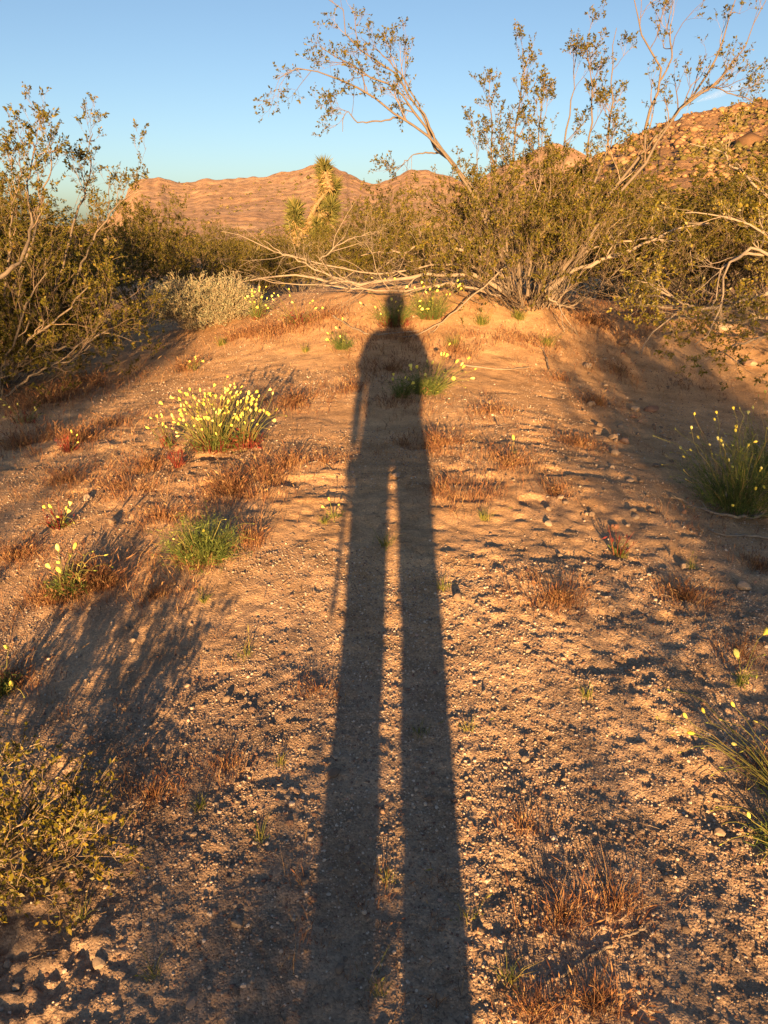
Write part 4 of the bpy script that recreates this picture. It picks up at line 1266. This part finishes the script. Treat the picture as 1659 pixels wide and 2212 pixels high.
litter()

# ------------------------------------------------------------------ dead sticks on the ground
def stick(pts, r0, label, lift=.004, twigs=0, seed=0):
    w = [G(*p) for p in pts]
    w = [np.array([a[0], a[1], a[2] + lift]) for a in w]
    pth = resample(w, 14)
    rng = np.random.default_rng(seed)
    pth[1:-1] += rng.normal(0, r0 * .35, (12, 3))
    rr = r0 * np.linspace(1, .5, 14) * rng.uniform(.85, 1.15, 14)
    g = Geo(); V, q = tubes(pth[None], rr[None], 7); g.add(V, q)
    base = pth[0]
    o = obj('dead_stick', g.mesh('dead_stick', M_DEADBARK, True, base), None, base)
    tag(o, label, 'stick', 'dead sticks')
    if twigs:
        b1, r1 = children(pth[None], rr[None], twigs, (.2, 1), (.03, .1), (.4, 1.0), .05, .15, 5, rng)
        g = Geo(); V, q = tubes(b1, r1, 4); g.add(V, q)
        stuff(obj('twigs', g.mesh('twigs', M_DEADBARK, False, base), o))
stick([(1325, 2045), (1290, 2060), (1265, 2072), (1240, 2090)], .0042, 'bleached ringed stick lying on the gravel at the lower right', .003, 0, 1)
stick([(1240, 2095), (1215, 2110), (1180, 2122), (1165, 2128)], .0036, 'shorter stick continuing the bleached ringed stick to the left', .002, 0, 2)
stick([(1392, 2005), (1360, 2022), (1330, 2032)], .0034, 'short bleached stick just above the long ringed stick', .003, 0, 3)
stick([(1659, 1118), (1590, 1120), (1530, 1108), (1490, 1090), (1450, 1078)], .010, 'grey stick under the shaded poppy bush at the right', .008, 4, 4)
stick([(1659, 1165), (1610, 1160), (1560, 1158), (1530, 1145)], .007, 'thin grey stick below the one under the shaded poppies', .006, 0, 5)
stick([(720, 690), (760, 715), (800, 730), (850, 728), (905, 722)], .010, 'dark crooked stick lying across the shadow of the shoulders', .03, 6, 6)
stick([(1185, 800), (1180, 775), (1170, 755), (1150, 740)], .008, 'bent twig lying on the bright sand of the mound', .01, 3, 7)
stick([(1000, 790), (1080, 800), (1150, 795)], .006, 'thin curved twig on the sand below the mound', .006, 0, 8)
stick([(640, 990 + 20), (690, 1000), (735, 1030)], .004, 'thin twig right of the large yellow clump', .004, 0, 9)

# ------------------------------------------------------------------ the photographer (behind the lens; casts the long shadow)
M_SKIN = mat_island('skin', [(0, (.50, .30, .21)), (1, (.50, .30, .21))], use='object')
M_SHIRT = mat_island('grey_shirt', [(0, (.16, .17, .19)), (1, (.16, .17, .19))], use='object')
M_PANTS = mat_island('dark_trousers', [(0, (.05, .055, .07)), (1, (.05, .055, .07))], use='object')
M_SHOE = mat_island('brown_shoe', [(0, (.09, .06, .04)), (1, (.09, .06, .04))], use='object')
M_HAIR = mat_island('brown_hair', [(0, (.06, .04, .025)), (1, (.06, .04, .025))], use='object')
M_PHONE = mat_island('phone_case', [(0, (.02, .02, .022)), (1, (.02, .02, .022))], use='object', rough=.4, spec=.4)

def skin(name, verts, edges, rad, mat, parent, root=0, sub=1):
    me = bpy.data.meshes.new(name)
    me.from_pydata([tuple(map(float, v)) for v in verts], edges, [])
    me.materials.append(mat)
    o = obj(name, me, parent)
    m = o.modifiers.new('skin', 'SKIN'); m.use_smooth_shade = True; m.branch_smoothing = .4
    sv = me.skin_vertices[0].data
    for i, r in enumerate(rad):
        sv[i].radius = (r, r) if not isinstance(r, tuple) else r
        sv[i].use_root = (i == root)
    if sub:
        s = o.modifiers.new('smooth', 'SUBSURF'); s.levels = sub; s.render_levels = sub
    return o

def photographer():
    bx_, by_ = -.010, -.34
    z0 = float(H(bx_, by_))
    root = empty('person', (bx_, by_, z0))
    tag(root, 'standing person behind the lens in grey t-shirt and dark trousers, holding up a phone', 'person')
    # body: pelvis root, spine, neck, head, arms, legs
    v = [(0.02, 0, .90), (.02, 0, 1.05), (.02, .0, 1.24), (.015, 0, 1.40), (.01, .005, 1.47), (.01, .015, 1.53), (.01, .03, 1.60), (.01, .03, 1.69),
         (-.15, 0, 1.39), (-.232, -.01, 1.14), (-.230, .02, .90), (-.215, .04, .80),
         (.17, 0, 1.39), (.240, .04, 1.13), (.15, .20, 1.26), (.075, .285, 1.355),
         (-.095, 0, .84), (-.088, .015, .48), (-.098, -.01, .09), (-.103, .13, .035),
         (.09, 0, .84), (.10, .015, .48), (.088, -.01, .09), (.10, .13, .035)]
    e = [(0, 1), (1, 2), (2, 3), (3, 4), (4, 5), (5, 6), (6, 7), (3, 8), (8, 9), (9, 10), (10, 11), (3, 12), (12, 13), (13, 14), (14, 15),
         (0, 16), (16, 17), (17, 18), (18, 19), (0, 20), (20, 21), (21, 22), (22, 23)]
    r = [(.15, .10), (.13, .095), (.15, .10), (.13, .09), .062, .058, .086, .076, .055, .040, .032, .028, .055, .040, .034, .027, .085, .055, .040, .030, .085, .055, .040, .030]
    body = skin('body', v, e, r, M_SKIN, root, 0, 1)
    # t-shirt with short wide sleeves, trousers: cloth surfaces lofted over the body
    def loft(sections, n=22, fold=.010, seed=0):
        sec = np.array(sections, float)                      # z, cx, cy, rx, ry
        zz = np.linspace(sec[0, 0], sec[-1, 0], 26); o_ = np.argsort(sec[:, 0])
        f = [np.interp(zz, sec[o_, 0], sec[o_, k]) for k in range(1, 5)]
        a = np.linspace(0, 2 * np.pi, n, endpoint=False)
        A, Z = np.meshgrid(a, zz)
        k = 1 + fold * 4 * noise(np.cos(A) * 2.2 + seed, Z * 11 + np.sin(A) * 1.5, 500 + seed) + fold * 2 * noise(np.sin(A) * 3 + seed, Z * 26, 501 + seed)
        X = f[0][:, None] + f[2][:, None] * np.cos(A) * k; Y = f[1][:, None] + f[3][:, None] * np.sin(A) * k
        i_ = np.arange(26 * n).reshape(26, n)
        return np.stack([X, Y, Z], -1).reshape(-1, 3), np.stack([i_[:-1], np.roll(i_[:-1], -1, 1), np.roll(i_[1:], -1, 1), i_[1:]], -1).reshape(-1, 4)
    g = Geo()
    g.add(*loft([(.78, .0, 0, .198, .135), (.92, .0, 0, .188, .128), (1.06, .0, 0, .196, .125), (1.20, .0, 0, .202, .130), (1.32, .005, 0, .198, .128),
                 (1.40, .008, 0, .150, .105), (1.45, .01, .0, .092, .085), (1.475, .01, .004, .072, .07)], 24, .012, 1))
    for pts in (((-.10, 0, 1.405), (-.168, 0, 1.345), (-.205, -.004, 1.25), (-.225, -.006, 1.13)), ((.11, 0, 1.405), (.178, .006, 1.345), (.212, .02, 1.25), (.228, .035, 1.13))):
        pth = resample(pts, 12)
        V, q = tubes(pth[None], (np.array([.060, .066, .068, .069, .069, .069, .070, .070, .071, .073, .076, .074]))[None], 14)
        g.add(V + np.random.default_rng(3).normal(0, .002, V.shape), q)
    obj('shirt', g.mesh('shirt', M_SHIRT, True), root)
    g = Geo()
    g.add(*loft([(.775, .0, 0, .17, .11), (.83, .0, 0, .190, .125), (.95, .0, 0, .175, .118), (.98, .0, 0, .172, .115)], 22, .008, 2))
    for sx, kx, tx, sd in ((-.098, -.092, -.106, 3), (.088, .104, .104, 4)):
        g.add(*loft([(.05, sx, .0, .066, .075), (.12, sx, -.004, .061, .066), (.26, (sx + kx) / 2, .0, .068, .072), (.46, kx, .014, .073, .078), (.54, kx, .012, .077, .082),
                     (.70, tx, .004, .087, .096), (.80, tx * .96, .0, .096, .105)], 18, .016, sd))
    obj('trousers', g.mesh('trousers', M_PANTS, True), root)
    for sx in (-.098, .090):
        skin('shoe', [(sx, -.06, .045), (sx, .04, .045), (sx + .005, .15, .035), (sx + .006, .20, .03)], [(0, 1), (1, 2), (2, 3)], [(.042, .045), (.045, .045), (.045, .036), (.035, .026)], M_SHOE, root, 0, 1)
    # face: nose, ears, eyes, mouth on the head
    skin('nose', [(.01, .105, 1.655), (.01, .128, 1.625), (.01, .105, 1.615)], [(0, 1), (1, 2)], [.009, .013, .010], M_SKIN, root, 1, 1)
    for s in (-1, 1):
        skin('ear', [(.01 + s * .078, .02, 1.665), (.01 + s * .088, .012, 1.64), (.01 + s * .079, .018, 1.612)], [(0, 1), (1, 2)], [.010, .013, .008], M_SKIN, root, 1, 1)
        V, q = lathe([(0, -.011), (.008, -.008), (.011, 0), (.008, .008), (0, .011)], 8)
        o = obj('eye', mesh('eye', V, q, None, M_HAIR, True), root, (.01 + s * .031, .098, 1.65))
    skin('mouth', [(-.014, .100, 1.575), (.01, .106, 1.573), (.034, .100, 1.575)], [(0, 1), (1, 2)], [.005, .008, .005], M_SHOE, root, 1, 1)
    # short hair as a cap over the skull
    V, q = lathe([(.0, .105), (.05, .097), (.083, .068), (.100, .02), (.098, -.03), (.084, -.06)], 14)
    V[:, 1] = V[:, 1] * 1.12 - .012
    V[:, 2] += np.where(V[:, 2] < .05, np.clip(V[:, 1] + .02, 0, .1) * .75, 0)
    V[:, 2] += .006 * np.sin(V[:, 0] * 90) * np.cos(V[:, 1] * 80)
    obj('hair', mesh('hair', V, q, None, M_HAIR, True), root, (.01, .016, 1.678))
    # hands: palm and five fingers
    def hand(o, ax, side, nrm, curl, name='hand'):
        o = np.array(o, float); ax = unit(np.array(ax, float)); side = unit(np.array(side, float)); nrm = unit(np.array(nrm, float))
        vs = [o, o + ax * .045, o + ax * .085]; es = [(0, 1), (1, 2)]; rd = [(.026, .018), (.038, .016), (.040, .014)]
        for j, (sx, ln) in enumerate(((-.030, .070), (-.010, .080), (.011, .075), (.030, .058))):
            b0 = o + ax * .088 + side * sx
            k0 = len(vs); p = b0; d = ax.copy(); vs.append(b0); rd.append(.0095)
            es.append((2, k0))
            for kk in range(3):
                c, s = math.cos(curl), math.sin(curl)
                d = unit(d * c + nrm * s); p = p + d * ln * (.42, .33, .25)[kk]
                vs.append(p); rd.append((.009, .0085, .0075)[kk]); es.append((k0 + kk, k0 + kk + 1))
        t0 = len(vs); p = o + ax * .03 - side * .032
        vs += [p, p - side * .022 + ax * .028 + nrm * .01, p - side * .026 + ax * .056 + nrm * .022]; rd += [.013, .011, .009]
        es += [(1, t0), (t0, t0 + 1), (t0 + 1, t0 + 2)]
        return skin(name, vs, es, rd, M_SKIN, root, 0, 1)
    hand((-.213, .042, .80), (-.02, .05, -1), (0, -1, 0), (1, 0, 0), .35)
    hand((.075, .285, 1.355), (-.55, .05, .75), (.75, 0, .55), (0, .6, .2), .45)
    # phone: rounded slab just behind the lens, lens ring towards the scene
    import bmesh
    bm = bmesh.new(); bmesh.ops.create_cube(bm, size=1)
    for vv in bm.verts: vv.co = (vv.co.x * .071, vv.co.y * .008, vv.co.z * .146)
    bmesh.ops.bevel(bm, geom=bm.edges[:], offset=.0035, segments=2, affect='EDGES')
    me = bpy.data.meshes.new('phone'); bm.to_mesh(me); bm.free(); me.materials.append(M_PHONE)
    ph = obj('phone', me, None, (.022, -.012, CAM_Z - .055)); ph.rotation_euler = (-PITCH, 0, 0)
    tag(ph, 'dark phone held up in front of the person, taking the photo', 'phone')
    V, q = lathe([(.0055, 0), (.0085, 0), (.0085, .0012), (.0055, .0012), (.0055, 0)], 14)
    V = V[:, [0, 2, 1]]
    lr = obj('lens_ring', mesh('lens_ring', V, q, None, M_PHONE, True), ph, (-.022, .0040, .055))
    # thin strap hanging from the lowered hand
    pth = resample([(-.222, -.29, .70 + z0), (-.224, -.285, .62 + z0), (-.216, -.29, .55 + z0), (-.222, -.285, .47 + z0)], 12)
    V, q = tubes(pth[None], np.full((1, 12), .0105), 6)
    g = Geo(); g.add(V, q)
    st = obj('strap', g.mesh('strap', M_PHONE, True, pth[0]), None, pth[0])
    tag(st, 'thin dark strap hanging from the lowered hand of the person', 'strap')
photographer()

# ------------------------------------------------------------------ contrail high over the hill
def contrail():
    Yc = 20000.0
    a, b_ = P(1505, 220, Yc), P(1640, 172, Yc)
    m, nt, bs = newmat('contrail_ice')
    tc = nt.nodes.new('ShaderNodeTexCoord')
    nz = tex_noise(nt, .004, 5, .6, vec=tc.outputs['Object'])
    tr = nt.nodes.new('ShaderNodeBsdfTransparent'); df = nt.nodes.new('ShaderNodeBsdfDiffuse'); df.inputs['Color'].default_value = (.9, .9, .9, 1)
    lw = nt.nodes.new('ShaderNodeLayerWeight'); lw.inputs['Blend'].default_value = .3
    mr = nt.nodes.new('ShaderNodeMapRange'); mr.inputs['From Min'].default_value = .3; mr.inputs['From Max'].default_value = .75
    mr.inputs['To Min'].default_value = .002; mr.inputs['To Max'].default_value = .014
    nt.links.new(nz.outputs['Fac'], mr.inputs['Value'])
    mx = nt.nodes.new('ShaderNodeMixShader'); nt.links.new(mr.outputs['Result'], mx.inputs[0])
    nt.links.new(tr.outputs[0], mx.inputs[1]); nt.links.new(df.outputs[0], mx.inputs[2])
    nt.links.new(mx.outputs[0], nt.nodes['Material Output'].inputs['Surface'])
    pth = resample([a, (a * .5 + b_ * .5) + np.array([0, 0, 12]), b_], 24)
    t = np.linspace(0, 1, 24)
    g = Geo()
    for kk in (1.0, .66, .36):
        V, q = tubes(pth[None], (np.sin(np.clip(t * 1.1 + .02, 0, 1) * 2.6 + .1) * 95 * kk + 4)[None], 10); g.add(V, q)
    o = obj('contrail', g.mesh('contrail', m, True, a), None, a)
    tag(o, 'faint white contrail slanting up over the right hill crest', 'contrail')
contrail()
